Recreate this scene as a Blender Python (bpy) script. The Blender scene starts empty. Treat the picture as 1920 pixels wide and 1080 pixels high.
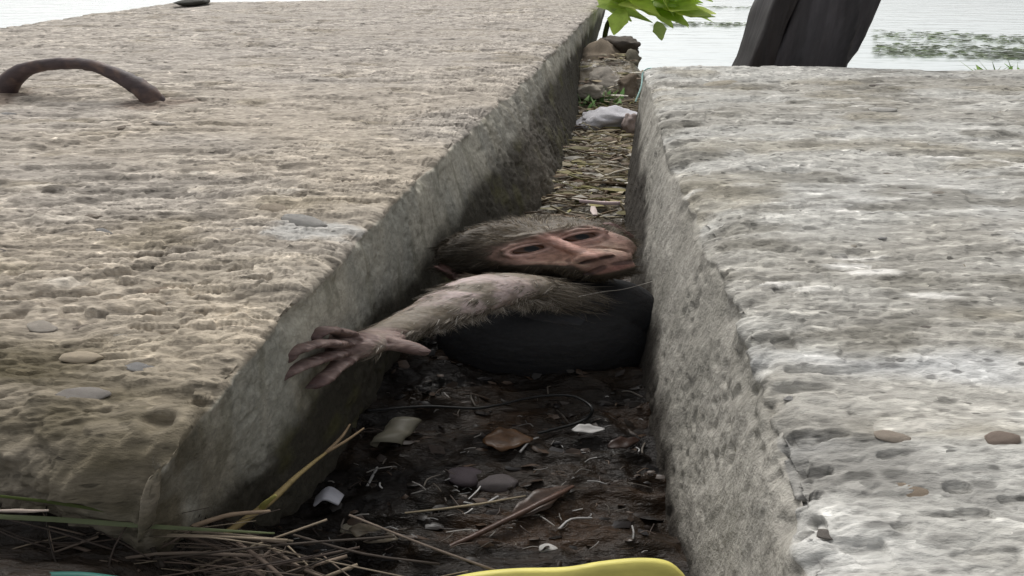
import bpy, math, random
import numpy as np
from mathutils import Vector, Matrix

random.seed(7); RNG = np.random.default_rng(7)
scene = bpy.context.scene
C = scene.collection

# ------------------------------------------------------------------ camera, sky, sun, exposure
CAM_H = 0.20                       # metres above the top of the slabs (slab tops lie at z = 0)
FPX = 1158.0                       # focal length in units of 1/1920 of the picture width
PITCH = math.atan(660.0 / FPX)     # camera tilted down into the gap
cam_d = bpy.data.cameras.new('camera'); cam = bpy.data.objects.new('camera', cam_d); C.objects.link(cam)
cam.location = (0, 0, CAM_H); cam.rotation_euler = (math.pi / 2 - PITCH, 0, 0)
cam_d.sensor_width = 36.0; cam_d.lens = 36.0 * FPX / 1920.0
cam_d.clip_start = 0.01; cam_d.clip_end = 2000
scene.camera = cam

world = bpy.data.worlds.new('World'); scene.world = world; world.use_nodes = True
wn = world.node_tree; wn.nodes.clear()
SUN_EL, SUN_AZ = math.radians(50), math.radians(-14)     # high, soft, veiled by cloud
sky = wn.nodes.new('ShaderNodeTexSky'); sky.sky_type = 'NISHITA'; sky.sun_disc = False
sky.sun_elevation = SUN_EL; sky.sun_rotation = SUN_AZ; sky.dust_density = 3.0; sky.air_density = 1.0
hs = wn.nodes.new('ShaderNodeHueSaturation'); hs.inputs['Saturation'].default_value = 0.12
bg = wn.nodes.new('ShaderNodeBackground'); bg.inputs['Strength'].default_value = 0.15
wo = wn.nodes.new('ShaderNodeOutputWorld')
wn.links.new(sky.outputs[0], hs.inputs['Color']); wn.links.new(hs.outputs[0], bg.inputs[0]); wn.links.new(bg.outputs[0], wo.inputs[0])
sun_d = bpy.data.lights.new('sun', 'SUN'); sun_d.energy = 1.5; sun_d.angle = math.radians(20); sun_d.color = (1, .97, .92)
sun = bpy.data.objects.new('sun', sun_d); C.objects.link(sun)
sdir = Vector((math.sin(SUN_AZ) * math.cos(SUN_EL), math.cos(SUN_AZ) * math.cos(SUN_EL), math.sin(SUN_EL)))
sun.rotation_euler = sdir.to_track_quat('Z', 'Y').to_euler()
scene.view_settings.view_transform = 'Standard'; scene.view_settings.look = 'None'
scene.view_settings.gamma = 1.0; scene.view_settings.exposure = 0.28
scene.view_settings.use_curve_mapping = False
scene.render.engine = 'CYCLES'; scene.cycles.max_bounces = 6

# ------------------------------------------------------------------ helpers
SX = 2.6          # everything in this picture is about 2.6 times as wide as it would usually be
cp, sp = math.cos(PITCH), math.sin(PITCH)
def ray(px, py):
    u = (px - 960) / FPX; v = (540 - py) / FPX
    return np.array((u, cp + v * sp, -sp + v * cp))
def U(px, py, z):            # spot at height z
    d = ray(px, py); return np.array((0, 0, CAM_H)) + d * ((CAM_H - z) / -d[2])
def T(px, py, t):            # spot at distance t
    return np.array((0, 0, CAM_H)) + ray(px, py) * t

K1, K2, K3 = np.uint32(374761393), np.uint32(668265263), np.uint32(2147483647)
def _fin(h):
    h = (h ^ (h >> np.uint32(13))) * np.uint32(1274126177)
    h = (h ^ (h >> np.uint32(16))) * np.uint32(2246822519)
    h = h ^ (h >> np.uint32(15))
    return (h & np.uint32(0xffffff)).astype(np.float32) * np.float32(1 / 0xffffff)
def _sd(seed): return np.uint32((seed * 974634777) & 0xffffffff)
def vnoise(p, seed=0):
    p = np.asarray(p, np.float32); fl = np.floor(p); f = p - fl; i = (fl.astype(np.int32) + 100000).astype(np.uint32)
    f = f * f * f * (f * (f * 6 - 15) + 10)
    hx = i[:, 0] * K1 + _sd(seed); hy = i[:, 1] * K2; hz = i[:, 2] * K3; hx = (hx, hx + K1); hy = (hy, hy + K2); hz = (hz, hz + K3)
    fx, fy, fz = f[:, 0], f[:, 1], f[:, 2]
    def ln(dx, dy):
        a = hx[dx] + hy[dy]; n0 = _fin(a + hz[0]); return n0 + (_fin(a + hz[1]) - n0) * fz
    a = ln(0, 0); a = a + (ln(0, 1) - a) * fy; b = ln(1, 0); b = b + (ln(1, 1) - b) * fy
    return (a + (b - a) * fx) * 2 - 1
def fbm(p, octs=4, seed=0, gain=.5):
    p = np.asarray(p, np.float32); a = 1; s = 0; n = 0
    for k in range(octs):
        s = s + a * vnoise(p, seed + k * 17); n += a; a *= gain; p = p * 2.03 + 7.1
    return s / n
def worley(q, seed=0, off=False):       # 2-D cells: nearest, second nearest, a random number for each cell
    q = np.asarray(q, np.float32); fl = np.floor(q); f = q - fl; i = (fl.astype(np.int32) + 100000).astype(np.uint32)
    F1 = np.full(len(q), 9, np.float32); F2 = F1.copy(); ID = np.zeros(len(q), np.float32); OX = ID.copy(); OY = ID.copy()
    for dx in (-1, 0, 1):
        for dy in (-1, 0, 1):
            h = i[:, 0] * K1 + i[:, 1] * K2 + _sd(seed) + np.uint32((dx * 374761393 + dy * 668265263) & 0xffffffff)
            cx = _fin(h); cy = _fin(h + K3)
            ox = f[:, 0] - dx - cx; oy = f[:, 1] - dy - cy; d = np.hypot(ox, oy)
            near = d < F1; OX = np.where(near, ox, OX); OY = np.where(near, oy, OY)
            F2 = np.where(near, F1, np.minimum(F2, d)); ID = np.where(near, _fin(h + K3 + K3), ID); F1 = np.where(near, d, F1)
    return (F1, F2, ID, OX, OY) if off else (F1, F2, ID)
def sst(a, b, x):
    t = np.clip((x - a) / (b - a), 0, 1); return t * t * (3 - 2 * t)
def lerp(a, b, t):
    t = np.asarray(t)[:, None]; return a * (1 - t) + b * t
def srgb(r, g, b):
    def f(c):
        c /= 255.; return c / 12.92 if c <= .04045 else ((c + .055) / 1.055) ** 2.4
    return np.array((f(r), f(g), f(b)))

def grid_faces(nr, nc, off=0):
    i = np.arange(nr - 1)[:, None] * nc + np.arange(nc - 1)[None, :]
    return (np.stack([i, i + 1, i + nc + 1, i + nc], -1).reshape(-1, 4)) + off
def vnormals(v, f):
    n = np.cross(v[f[:, 2]] - v[f[:, 0]], v[f[:, 3]] - v[f[:, 1]]); o = np.zeros_like(v)
    for k in range(4):
        for a in range(3): o[:, a] += np.bincount(f[:, k], n[:, a], len(v))
    return o / (np.linalg.norm(o, axis=1, keepdims=True) + 1e-12)
def smooth_pts(v, f, it, w):
    e = np.concatenate([f[:, [0, 1]], f[:, [1, 2]], f[:, [2, 3]], f[:, [3, 0]]])
    e = np.concatenate([e, e[:, ::-1]])
    cnt = np.bincount(e[:, 0], minlength=len(v)) + 1e-9
    for _ in range(it):
        m = np.stack([np.bincount(e[:, 0], v[e[:, 1], a], len(v)) for a in range(3)], 1) / cnt[:, None]
        v = v + (m - v) * w[:, None]
    return v
def weld(v, f):
    k = np.round(v * 1e6).astype(np.int64)
    _, idx, inv = np.unique(k, axis=0, return_index=True, return_inverse=True)
    inv = inv.reshape(-1); return v[idx], inv[f]
def mesh_np(name, v, faces, mat=None, col=None, smooth=True, attrs=None):
    me = bpy.data.meshes.new(name); v = np.asarray(v, np.float32); faces = np.asarray(faces, np.int32)
    n = faces.shape[1]
    me.vertices.add(len(v)); me.vertices.foreach_set('co', v.ravel())
    me.loops.add(faces.size); me.loops.foreach_set('vertex_index', faces.ravel())
    me.polygons.add(len(faces)); me.polygons.foreach_set('loop_start', np.arange(0, faces.size, n, dtype=np.int32))
    me.update(calc_edges=True)
    me.polygons.foreach_set('use_smooth', np.full(len(faces), smooth))
    set_col(me, col)
    for k, a in (attrs or {}).items():
        at = me.attributes.new(k, 'FLOAT', 'POINT'); at.data.foreach_set('value', np.asarray(a, np.float32))
    if mat: me.materials.append(mat)
    me.validate(); me.update(); return me
def set_col(me, col):
    if col is None: return
    a = me.attributes.new('Col', 'FLOAT_COLOR', 'POINT')
    c4 = np.ones((len(me.vertices), 4), np.float32); c4[:, :3] = col
    a.data.foreach_set('color', c4.ravel())
def obj(name, me, parent=None, label=None, cat=None, group=None, kind=None):
    o = bpy.data.objects.new(name, me); C.objects.link(o)
    if parent is not None: o.parent = parent
    if label: o['label'] = label
    if cat: o['category'] = cat
    if group: o['group'] = group
    if kind: o['kind'] = kind
    return o

class MB:                                     # collects pieces into one mesh
    def __init__(s): s.v = []; s.f = []; s.c = []; s.n = 0
    def add(s, v, f, col):
        v = np.asarray(v, float); s.v.append(v); s.f += [tuple(int(i) + s.n for i in q) for q in f]
        s.c.append(np.broadcast_to(np.asarray(col, float), (len(v), 3))); s.n += len(v)
    def mesh(s, name, mat, smooth=True):
        me = bpy.data.meshes.new(name); me.from_pydata(np.concatenate(s.v).tolist(), [], s.f)
        set_col(me, np.concatenate(s.c)); me.materials.append(mat)
        me.polygons.foreach_set('use_smooth', np.full(len(me.polygons), smooth)); me.update(); return me
def catmull(pts, n):
    P = np.asarray(pts, float); P = np.vstack([2 * P[0] - P[1], P, 2 * P[-1] - P[-2]]); out = []
    for i in range(1, len(P) - 2):
        for k in range(n):
            t = k / n; a, b, c, d = P[i - 1:i + 3]
            out.append(.5 * ((2 * b) + (-a + c) * t + (2 * a - 5 * b + 4 * c - d) * t * t + (-a + 3 * b - 3 * c + d) * t ** 3))
    out.append(P[-2]); return np.array(out)
def tube(path, rad, sides=8, sx=1.0, round_ends=True):
    """swept tube, path (n,3), rad (n,), x radius multiplied by sx"""
    P = np.asarray(path, float); R = np.broadcast_to(np.asarray(rad, float), (len(P),)).copy()
    if round_ends:
        d0 = P[0] - P[1]; d0 /= np.linalg.norm(d0) + 1e-12; d1 = P[-1] - P[-2]; d1 /= np.linalg.norm(d1) + 1e-12
        P = np.vstack([P[0] + d0 * R[0] * .9, P[0] + d0 * R[0] * .6, P, P[-1] + d1 * R[-1] * .6, P[-1] + d1 * R[-1] * .9])
        R = np.concatenate([[R[0] * .15, R[0] * .75], R, [R[-1] * .75, R[-1] * .15]])
    Tn = np.gradient(P, axis=0); Tn /= np.linalg.norm(Tn, axis=1, keepdims=True) + 1e-12
    N = np.array((0., 0., 1.)) if abs(Tn[0][2]) < .8 else np.array((1., 0, 0))
    v = []
    for i in range(len(P)):
        N = N - Tn[i] * N.dot(Tn[i]); N /= np.linalg.norm(N) + 1e-12; B = np.cross(Tn[i], N)
        for k in range(sides):
            a = 2 * math.pi * k / sides; o = (N * math.cos(a) + B * math.sin(a)) * R[i]; o[0] *= sx
            v.append(P[i] + o)
    f = []
    for i in range(len(P) - 1):
        for k in range(sides):
            k2 = (k + 1) % sides; f.append((i * sides + k, i * sides + k2, (i + 1) * sides + k2, (i + 1) * sides + k))
    f.append(tuple(range(sides))[::-1]); f.append(tuple((len(P) - 1) * sides + k for k in range(sides)))
    return np.array(v), f

# ------------------------------------------------------------------ materials
def new_mat(name):
    m = bpy.data.materials.new(name); m.use_nodes = True; nt = m.node_tree
    b = nt.nodes['Principled BSDF']; return m, nt, b
def attr_mat(name, rough=.9, bump=(), var=.25, vscale=60, spec=.3, coat=0, sss=0, mapscale=(1 / SX, 1, 1), rough_var=0, speck=()):
    """colour from the surface's own colour attribute, broken up by noise; bump = list of (scale, strength, distance)"""
    m, nt, b = new_mat(name); L = nt.links
    a = nt.nodes.new('ShaderNodeAttribute'); a.attribute_name = 'Col'
    tc = nt.nodes.new('ShaderNodeTexCoord'); mp = nt.nodes.new('ShaderNodeMapping'); mp.inputs['Scale'].default_value = mapscale
    L.new(tc.outputs['Object'], mp.inputs['Vector'])
    n = nt.nodes.new('ShaderNodeTexNoise'); n.inputs['Scale'].default_value = vscale; n.inputs['Detail'].default_value = 7; n.inputs['Roughness'].default_value = .65
    L.new(mp.outputs[0], n.inputs['Vector'])
    mr = nt.nodes.new('ShaderNodeMapRange'); mr.inputs[1].default_value = .25; mr.inputs[2].default_value = .75
    mr.inputs[3].default_value = 1 - var; mr.inputs[4].default_value = 1 + var
    L.new(n.outputs['Fac'], mr.inputs[0])
    mx = nt.nodes.new('ShaderNodeVectorMath'); mx.operation = 'SCALE'
    L.new(a.outputs['Color'], mx.inputs[0]); L.new(mr.outputs[0], mx.inputs['Scale'])
    out = mx
    for (sc_, lo_, hi_, dens) in speck:           # grains of aggregate: a share of the cells lighter or darker than the paste
        vo = nt.nodes.new('ShaderNodeTexVoronoi'); vo.inputs['Scale'].default_value = sc_
        dn = nt.nodes.new('ShaderNodeTexNoise'); dn.inputs['Scale'].default_value = sc_ * .6; dn.inputs['Detail'].default_value = 2
        ad = nt.nodes.new('ShaderNodeVectorMath'); ad.operation = 'MULTIPLY_ADD'; ad.inputs[1].default_value = (1.2 / sc_,) * 3
        L.new(mp.outputs[0], dn.inputs['Vector']); L.new(dn.outputs['Color'], ad.inputs[0]); L.new(mp.outputs[0], ad.inputs[2]); L.new(ad.outputs[0], vo.inputs['Vector'])
        sx_ = nt.nodes.new('ShaderNodeSeparateColor'); L.new(vo.outputs['Color'], sx_.inputs[0])
        r1 = nt.nodes.new('ShaderNodeMapRange'); r1.inputs[3].default_value = lo_; r1.inputs[4].default_value = hi_; L.new(sx_.outputs[0], r1.inputs[0])
        ed = nt.nodes.new('ShaderNodeMapRange'); ed.inputs[1].default_value = .55; ed.inputs[2].default_value = .3; ed.inputs[3].default_value = 0; ed.inputs[4].default_value = 1; L.new(vo.outputs['Distance'], ed.inputs[0])
        gt = nt.nodes.new('ShaderNodeMath'); gt.operation = 'LESS_THAN'; gt.inputs[1].default_value = dens; L.new(sx_.outputs[1], gt.inputs[0])
        mm = nt.nodes.new('ShaderNodeMath'); mm.operation = 'MULTIPLY'; L.new(ed.outputs[0], mm.inputs[0]); L.new(gt.outputs[0], mm.inputs[1])
        wa = nt.nodes.new('ShaderNodeAttribute'); wa.attribute_name = 'wall'; wr = nt.nodes.new('ShaderNodeMapRange'); wr.inputs[3].default_value = 1.0; wr.inputs[4].default_value = .28; L.new(wa.outputs['Fac'], wr.inputs[0])
        m2 = nt.nodes.new('ShaderNodeMath'); m2.operation = 'MULTIPLY'; L.new(mm.outputs[0], m2.inputs[0]); L.new(wr.outputs[0], m2.inputs[1]); mm = m2
        mi = nt.nodes.new('ShaderNodeMix'); mi.inputs[2].default_value = 1.0; L.new(mm.outputs[0], mi.inputs[0]); L.new(r1.outputs[0], mi.inputs[3])
        nx = nt.nodes.new('ShaderNodeVectorMath'); nx.operation = 'SCALE'; L.new(out.outputs[0], nx.inputs[0]); L.new(mi.outputs[0], nx.inputs['Scale']); out = nx
    L.new(out.outputs[0], b.inputs['Base Color'])
    b.inputs['Roughness'].default_value = rough; b.inputs['Specular IOR Level'].default_value = spec
    if rough_var:
        n2 = nt.nodes.new('ShaderNodeTexNoise'); n2.inputs['Scale'].default_value = 45; n2.inputs['Detail'].default_value = 5
        L.new(mp.outputs[0], n2.inputs['Vector'])
        r2 = nt.nodes.new('ShaderNodeMapRange'); r2.inputs[1].default_value = .35; r2.inputs[2].default_value = .65
        r2.inputs[3].default_value = rough - rough_var; r2.inputs[4].default_value = rough + rough_var
        L.new(n2.outputs['Fac'], r2.inputs[0]); L.new(r2.outputs[0], b.inputs['Roughness'])
    if coat: b.inputs['Coat Weight'].default_value = coat; b.inputs['Coat Roughness'].default_value = .15
    if sss:
        b.inputs['Subsurface Weight'].default_value = sss; b.inputs['Subsurface Scale'].default_value = .003
        b.inputs['Subsurface Radius'].default_value = (1, .35, .2)
    prev = None
    for (s, st, di) in bump:
        nn = nt.nodes.new('ShaderNodeTexNoise'); nn.inputs['Scale'].default_value = s; nn.inputs['Detail'].default_value = 6; nn.inputs['Roughness'].default_value = .6
        L.new(mp.outputs[0], nn.inputs['Vector'])
        bp = nt.nodes.new('ShaderNodeBump'); bp.inputs['Strength'].default_value = st; bp.inputs['Distance'].default_value = di
        L.new(nn.outputs['Fac'], bp.inputs['Height'])
        if prev: L.new(prev.outputs[0], bp.inputs['Normal'])
        prev = bp
    if prev: L.new(prev.outputs[0], b.inputs['Normal'])
    return m
M_CONC = attr_mat('worn_concrete', .93, [(520, .8, .0014), (180, .5, .0022)], .30, 230, .2, speck=((150, .45, 1.5, .5), (330, .4, 1.5, .45)))
M_MUD = attr_mat('wet_mud', .22, [(240, .9, .003), (80, .7, .006)], .5, 150, .2, rough_var=.16)
M_PEB = attr_mat('pebble_stone', .85, [(600, .9, .001), (200, .6, .0015)], .38, 260, .2)
M_ROCK = attr_mat('bank_rock', .9, [(120, .6, .003)], .35, 60, .2)
M_LIT = attr_mat('wet_litter', .38, [(350, .5, .0008)], .5, 220, .22, rough_var=.15)
M_STRAW = attr_mat('dry_straw', .7, [(500, .3, .0003)], .3, 200, .3)
M_IRON = attr_mat('rusted_iron', .62, [(330, .55, .0009), (90, .3, .0015)], .4, 140, .35)
M_WOOD = attr_mat('tarred_wood', .6, [(40, .5, .003)], .5, 30, .35, mapscale=(2, 2, .25))
M_SKIN = attr_mat('monkey_skin', .55, [(1100, .6, .0005), (420, .4, .0008)], .30, 520, .25, sss=.10)
M_FUR = attr_mat('fur_strand', .55, [], .2, 300, .2)
M_PLAST = attr_mat('soft_plastic', .5, [(60, .25, .002), (400, .3, .0006)], .22, 90, .35, sss=0)
M_LEAF = attr_mat('leaf_green', .5, [(200, .2, .001)], .25, 60, .35)
def add_translucent(m, k):
    nt = m.node_tree; b = nt.nodes['Principled BSDF']; o = next(n for n in nt.nodes if n.type == 'OUTPUT_MATERIAL'); t = nt.nodes.new('ShaderNodeBsdfTranslucent'); mx = nt.nodes.new('ShaderNodeMixShader'); mx.inputs[0].default_value = k
    nt.links.new(b.inputs['Base Color'].links[0].from_socket, t.inputs['Color']); nt.links.new(b.outputs[0], mx.inputs[1]); nt.links.new(t.outputs[0], mx.inputs[2]); nt.links.new(mx.outputs[0], o.inputs['Surface'])
add_translucent(M_LEAF, .7)
M_EYE = attr_mat('eye_wet', .05, [], .1, 300, .24)

# ------------------------------------------------------------------ rails of the two slabs (plan view)
def rail(pts):
    a = np.array([p[:2] for p in pts]); a = a[np.argsort(a[:, 1])]
    return lambda y: np.interp(y, a[:, 1], a[:, 0]) + np.where(y < a[0, 1], (y - a[0, 1]) * (a[1, 0] - a[0, 0]) / (a[1, 1] - a[0, 1]), 0) \
        + np.where(y > a[-1, 1], (y - a[-1, 1]) * (a[-1, 0] - a[-2, 0]) / (a[-1, 1] - a[-2, 1]), 0)
ZF = -0.155
L_top = rail([U(310, 870, 0), U(410, 740, 0), U(520, 600, 0), U(640, 475, 0), U(765, 350, 0), U(885, 232, 0), U(985, 145, 0), U(1062, 70, 0), U(1112, 22, 0)])
L_bot = rail([U(470, 1060, ZF), U(594, 929, ZF), U(735, 700, ZF), U(1040, 365, ZF), U(1085, 200, ZF)])
R_top = rail([U(1500, 1060, 0), U(1470, 900, 0), U(1440, 760, 0), U(1395, 600, 0), U(1340, 480, 0), U(1300, 395, 0), U(1262, 290, 0), U(1228, 190, 0), U(1210, 132, 0)])
R_bot = rail([U(1285, 1080, ZF), U(1240, 880, ZF), U(1195, 700, ZF), U(1168, 390, ZF), U(1196, 205, ZF)])

def concrete_relief(v, nrm, wallness, rough_boost, seed):
    """height of the worn surface along its normal, and which aggregate stone each spot belongs to"""
    P3 = np.stack([v[:, 0] / SX, v[:, 1], v[:, 2]], 1)
    q = np.stack([v[:, 0] / SX, v[:, 1] - v[:, 2]], 1)
    wp = np.stack([vnoise(np.c_[q / .02, q[:, :1] * 0], seed + 1), vnoise(np.c_[q / .02, q[:, :1] * 0 + 9], seed + 2)], 1) * .004
    q = q + wp
    q[:, 0] /= 1.35
    F1, F2, ID, ox, oy = worley(q / .0120, seed + 3, True); G1, G2, JD, px_, py_ = worley(q / .0060, seed + 4, True)
    e1 = sst(.0, .16, F2 - F1); e2 = sst(.0, .2, G2 - G1)
    flake1 = e1 * (.35 + .9 * ID - (.55 + .9 * JD * 0 + .5 * ID) * oy + .3 * (ID - .5) * ox)          # overlapping chips, each raised along its near edge
    flake2 = e2 * (.35 + .9 * JD - .8 * py_ + .3 * (JD - .5) * px_)
    m = sst(-.25, .35, fbm(P3 / .11, 3, seed + 5)) * .65 + .35
    big = fbm(P3 / .16, 3, seed + 6); mid = fbm(P3 / .03, 4, seed + 7, .6)
    fine = fbm(P3 / .0045, 3, seed + 8, .6)
    tt = fbm(P3 / .020, 4, seed + 12, .62) * 5.0; fr = tt - np.floor(tt); terr = (np.floor(tt) + sst(0, .22, fr)) / 5.0      # flakes with sharp broken edges
    t2 = fbm(P3 / .009, 3, seed + 13, .6) * 3.0; fr2 = t2 - np.floor(t2); terr2 = (np.floor(t2) + sst(0, .25, fr2)) / 3.0
    pit = sst(.30, .5, vnoise(P3 / .0065, seed + 9)) * sst(-.1, .4, vnoise(P3 / .045, seed + 10))
    bump1 = (1 - sst(.2, .60, F1)) * sst(.35, .6, ID); bump2 = (1 - sst(.1, .6, G1)) * JD
    pit2 = sst(.34, .5, vnoise(np.c_[P3[:, :1] / .020, P3[:, 1:2] / .016, P3[:, 2:] / .02], seed + 14)) * sst(.3, .6, v[:, 1])
    top = .006 * big - .0032 * pit2 + rough_boost * (.0030 * mid + .0009 * terr + .0009 * m * terr2 + (.0011 * flake1 + .0012 * flake2) * m + .0007 * fine - .0026 * pit)
    wl = .0030 * big + .0012 * mid + .0009 * fbm(np.c_[P3[:, :2] / .012, P3[:, 2:] / .03], 3, seed + 11) + .0004 * fine - .0012 * pit
    return top * (1 - wallness) + wl * wallness, dict(ID=ID, JD=JD, b1=bump1 * m, b2=bump2 * m, m=m, big=big, mid=mid, pit=pit, P3=P3, terr=terr2, fine=fine)

def build_slab(name, xin, xin_bot, xout, yf, yb, sgn, nr, nc, nw, boost, seed, colour, label, k=3.6, edge_r=.006, front_r=.02):
    """sgn=-1: slab left of the gap, +1: right. yf(x), yb(x): front and back edge in plan."""
    Rc = .006 if front_r > .015 else .004; y00 = float(yf(np.zeros(1))[0]); xin0, xbot0 = xin, xin_bot
    def arc(y): e = np.clip(y - y00, 0, Rc); return sgn * SX * (Rc - np.sqrt(np.maximum(Rc ** 2 - (Rc - e) ** 2, 0)))
    xin = lambda y: xin0(y) + arc(y); xin_bot = lambda y: xbot0(y) + arc(y)
    r = np.linspace(0, 1, nr); s = np.linspace(0, 1, nc); d = (np.exp(k * s) - 1) / (math.exp(k) - 1)
    w = np.linspace(0, 1, nw); wz = w * (-.19)
    def plan(rr, dd):          # top position for row parameter rr, distance share dd from the gap
        x0 = xin(np.full_like(rr, .3)); Y0, Y1 = yf(0 * rr + dd), yb(0 * rr + dd)
        y = Y0 * (Y1 / Y0) ** rr
        xi = xin(y); xo = xout(y); return xi + (xo - xi) * dd, y
    RR, DD = np.meshgrid(r, d, indexing='ij'); X, Y = plan(RR.ravel(), DD.ravel())
    top = np.stack([X, Y, 0 * X], 1); parts = [top]; faces = [grid_faces(nr, nc)]
    off = len(top)
    # gap wall
    x, y = plan(r, 0 * r); bx = xin_bot(y)
    sh = np.clip(w, 0, 1)
    WX = x[:, None] + (bx - x)[:, None] * sh[None, :] * (.19 / .155); wall = np.stack([WX, np.repeat(y[:, None], nw, 1), np.repeat(wz[None, :], nr, 0)], -1).reshape(-1, 3)
    parts.append(wall); f = grid_faces(nr, nw, off); faces.append(f[:, ::-1]); off += len(wall)
    # front face: shares the corner line with the wall
    xf, yfr = plan(0 * d, d); cx = WX[0][:, None]
    FX = xf[None, :] + (cx - xf[0]) * (1 - d)[None, :] ** 3; FY = np.repeat(yfr[None, :], nw, 0)
    front = np.stack([FX, FY, np.repeat(wz[:, None], nc, 1)], -1).reshape(-1, 3)
    parts.append(front); faces.append(grid_faces(nw, nc, off)[:, ::-1]); off += len(front)
    # back face and outer face, coarse
    xb, ybk = plan(0 * d + 1, d); nb = 14; zb = np.linspace(0, -.19, nb)
    back = np.stack([np.repeat(xb[None, :], nb, 0) + (WX[-1][np.linspace(0, nw - 1, nb).astype(int)][:, None] - xb[0]) * (1 - d)[None, :] ** 3,
                     np.repeat(ybk[None, :], nb, 0), np.repeat(zb[:, None], nc, 1)], -1).reshape(-1, 3)
    parts.append(back); faces.append(grid_faces(nb, nc, off)); off += len(back)
    xo, yo = plan(r, 0 * r + 1)
    outer = np.stack([np.repeat(xo[:, None], nb, 1), np.repeat(yo[:, None], nb, 1), np.repeat(zb[None, :], nr, 0)], -1).reshape(-1, 3)
    parts.append(outer); faces.append(grid_faces(nr, nb, off)); off += len(outer)
    v = np.concatenate(parts); f = np.concatenate(faces)
    if sgn < 0: f = f[:, ::-1]
    v, f = weld(v, f)
    n0 = vnormals(v, f)
    if n0[np.argmax(v[:, 2] - abs(v[:, 0]))][2] < 0: f = f[:, ::-1]
    base = v.copy()
    # break the arrises: round them by smoothing, more where the concrete has crumbled
    xi = xin(v[:, 1]); di = np.abs(v[:, 0] - xi) / SX
    yfe = np.interp(v[:, 0], np.sort(xf), yfr[np.argsort(xf)]); dfr = np.clip(v[:, 1] - yfe, 0, None)
    Pn = np.stack([v[:, 0] / SX, v[:, 1], v[:, 2] * 0], 1); jit = fbm(Pn / .05, 3, seed + 40) ; jit2 = fbm(Pn / .012, 3, seed + 41)
    def rounded(dist, depth, R, istop):        # 45 degrees of arc from each side
        a = np.where(istop, np.clip(1 - dist / R, 0, 1) * math.pi / 4, math.pi / 2 - np.clip(1 - depth / R, 0, 1) * math.pi / 4)
        tin = np.where(istop, np.clip(dist, 0, R), 0); tdn = np.where(istop, 0, np.clip(depth, 0, R))
        inn = R - R * np.sin(a); dn = R - R * np.cos(a)
        act = np.where(istop, dist < R, depth < R); return np.where(act, inn - tin, 0), np.where(act, dn - tdn, 0)
    wallv = (np.abs(v[:, 2]) > 1e-7)
    isgap = (~wallv) | (dfr > 1e-6); onfront = wallv & (dfr < 1e-5) & (di > 1e-4)
    Rg = edge_r * np.clip(1 + .9 * jit + .5 * jit2, .35, 2.4); Rf = front_r * np.clip(1 + .7 * jit, .4, 2)
    inn, dn = rounded(di, -v[:, 2], Rg, ~wallv); k_ = np.where(onfront, 0, 1)
    dx = sgn * inn * SX * k_; dz = -dn * k_
    inn2, dn2 = rounded(dfr, -v[:, 2], Rf, ~wallv); k2 = np.where(wallv & (~onfront) & (dfr > 1e-5), 0, 1)
    v = v + np.stack([dx, inn2 * k2, dz - dn2 * k2], 1)
    n = vnormals(v, f)
    hor = np.abs(n[:, 2]); gapside = (n[:, 0] * -sgn > .6) & (di < .02 + 0 * di)
    wallness = sst(.75, .25, hor) * (.15 + .85 * sst(-.05, .5, n[:, 0] * -sgn + .12 * fbm(v / .02, 3, seed + 50)))
    wallness = np.clip(wallness, 0, 1)
    h, A = concrete_relief(v, n, wallness, boost(v), seed)
    # crumbled upper edge
    crumb = np.exp(-(di / .010) ** 2) * np.exp(-(base[:, 2] / .016) ** 2)
    h = h - crumb * .005 * sst(-.1, .5, fbm(A['P3'] / .03, 3, seed + 30))
    v = v + n * h[:, None] * np.stack([np.full(len(v), 1.6), np.ones(len(v)), np.ones(len(v))], 1)
    near = (di < .030) & (dfr < .06); sel = np.where(near[f].all(1))[0]
    if front_r > .015:
        ff = f[sel]; ids, inv = np.unique(ff, return_inverse=True); inv = inv.reshape(ff.shape)
        wgt = np.exp(-(di[ids] / .014) ** 2 - (dfr[ids] / .028) ** 2); wgt = np.where(wgt > .06, wgt, 0) * .7
        v[ids] = smooth_pts(v[ids], inv, 70, wgt)
        n2 = vnormals(v, f)[ids]; v[ids] += n2 * (wgt * (.0035 * A['mid'][ids] + .0012 * A['fine'][ids]))[:, None]
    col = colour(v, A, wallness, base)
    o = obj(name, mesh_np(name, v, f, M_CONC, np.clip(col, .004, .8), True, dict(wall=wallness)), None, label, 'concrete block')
    return o, v

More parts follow.
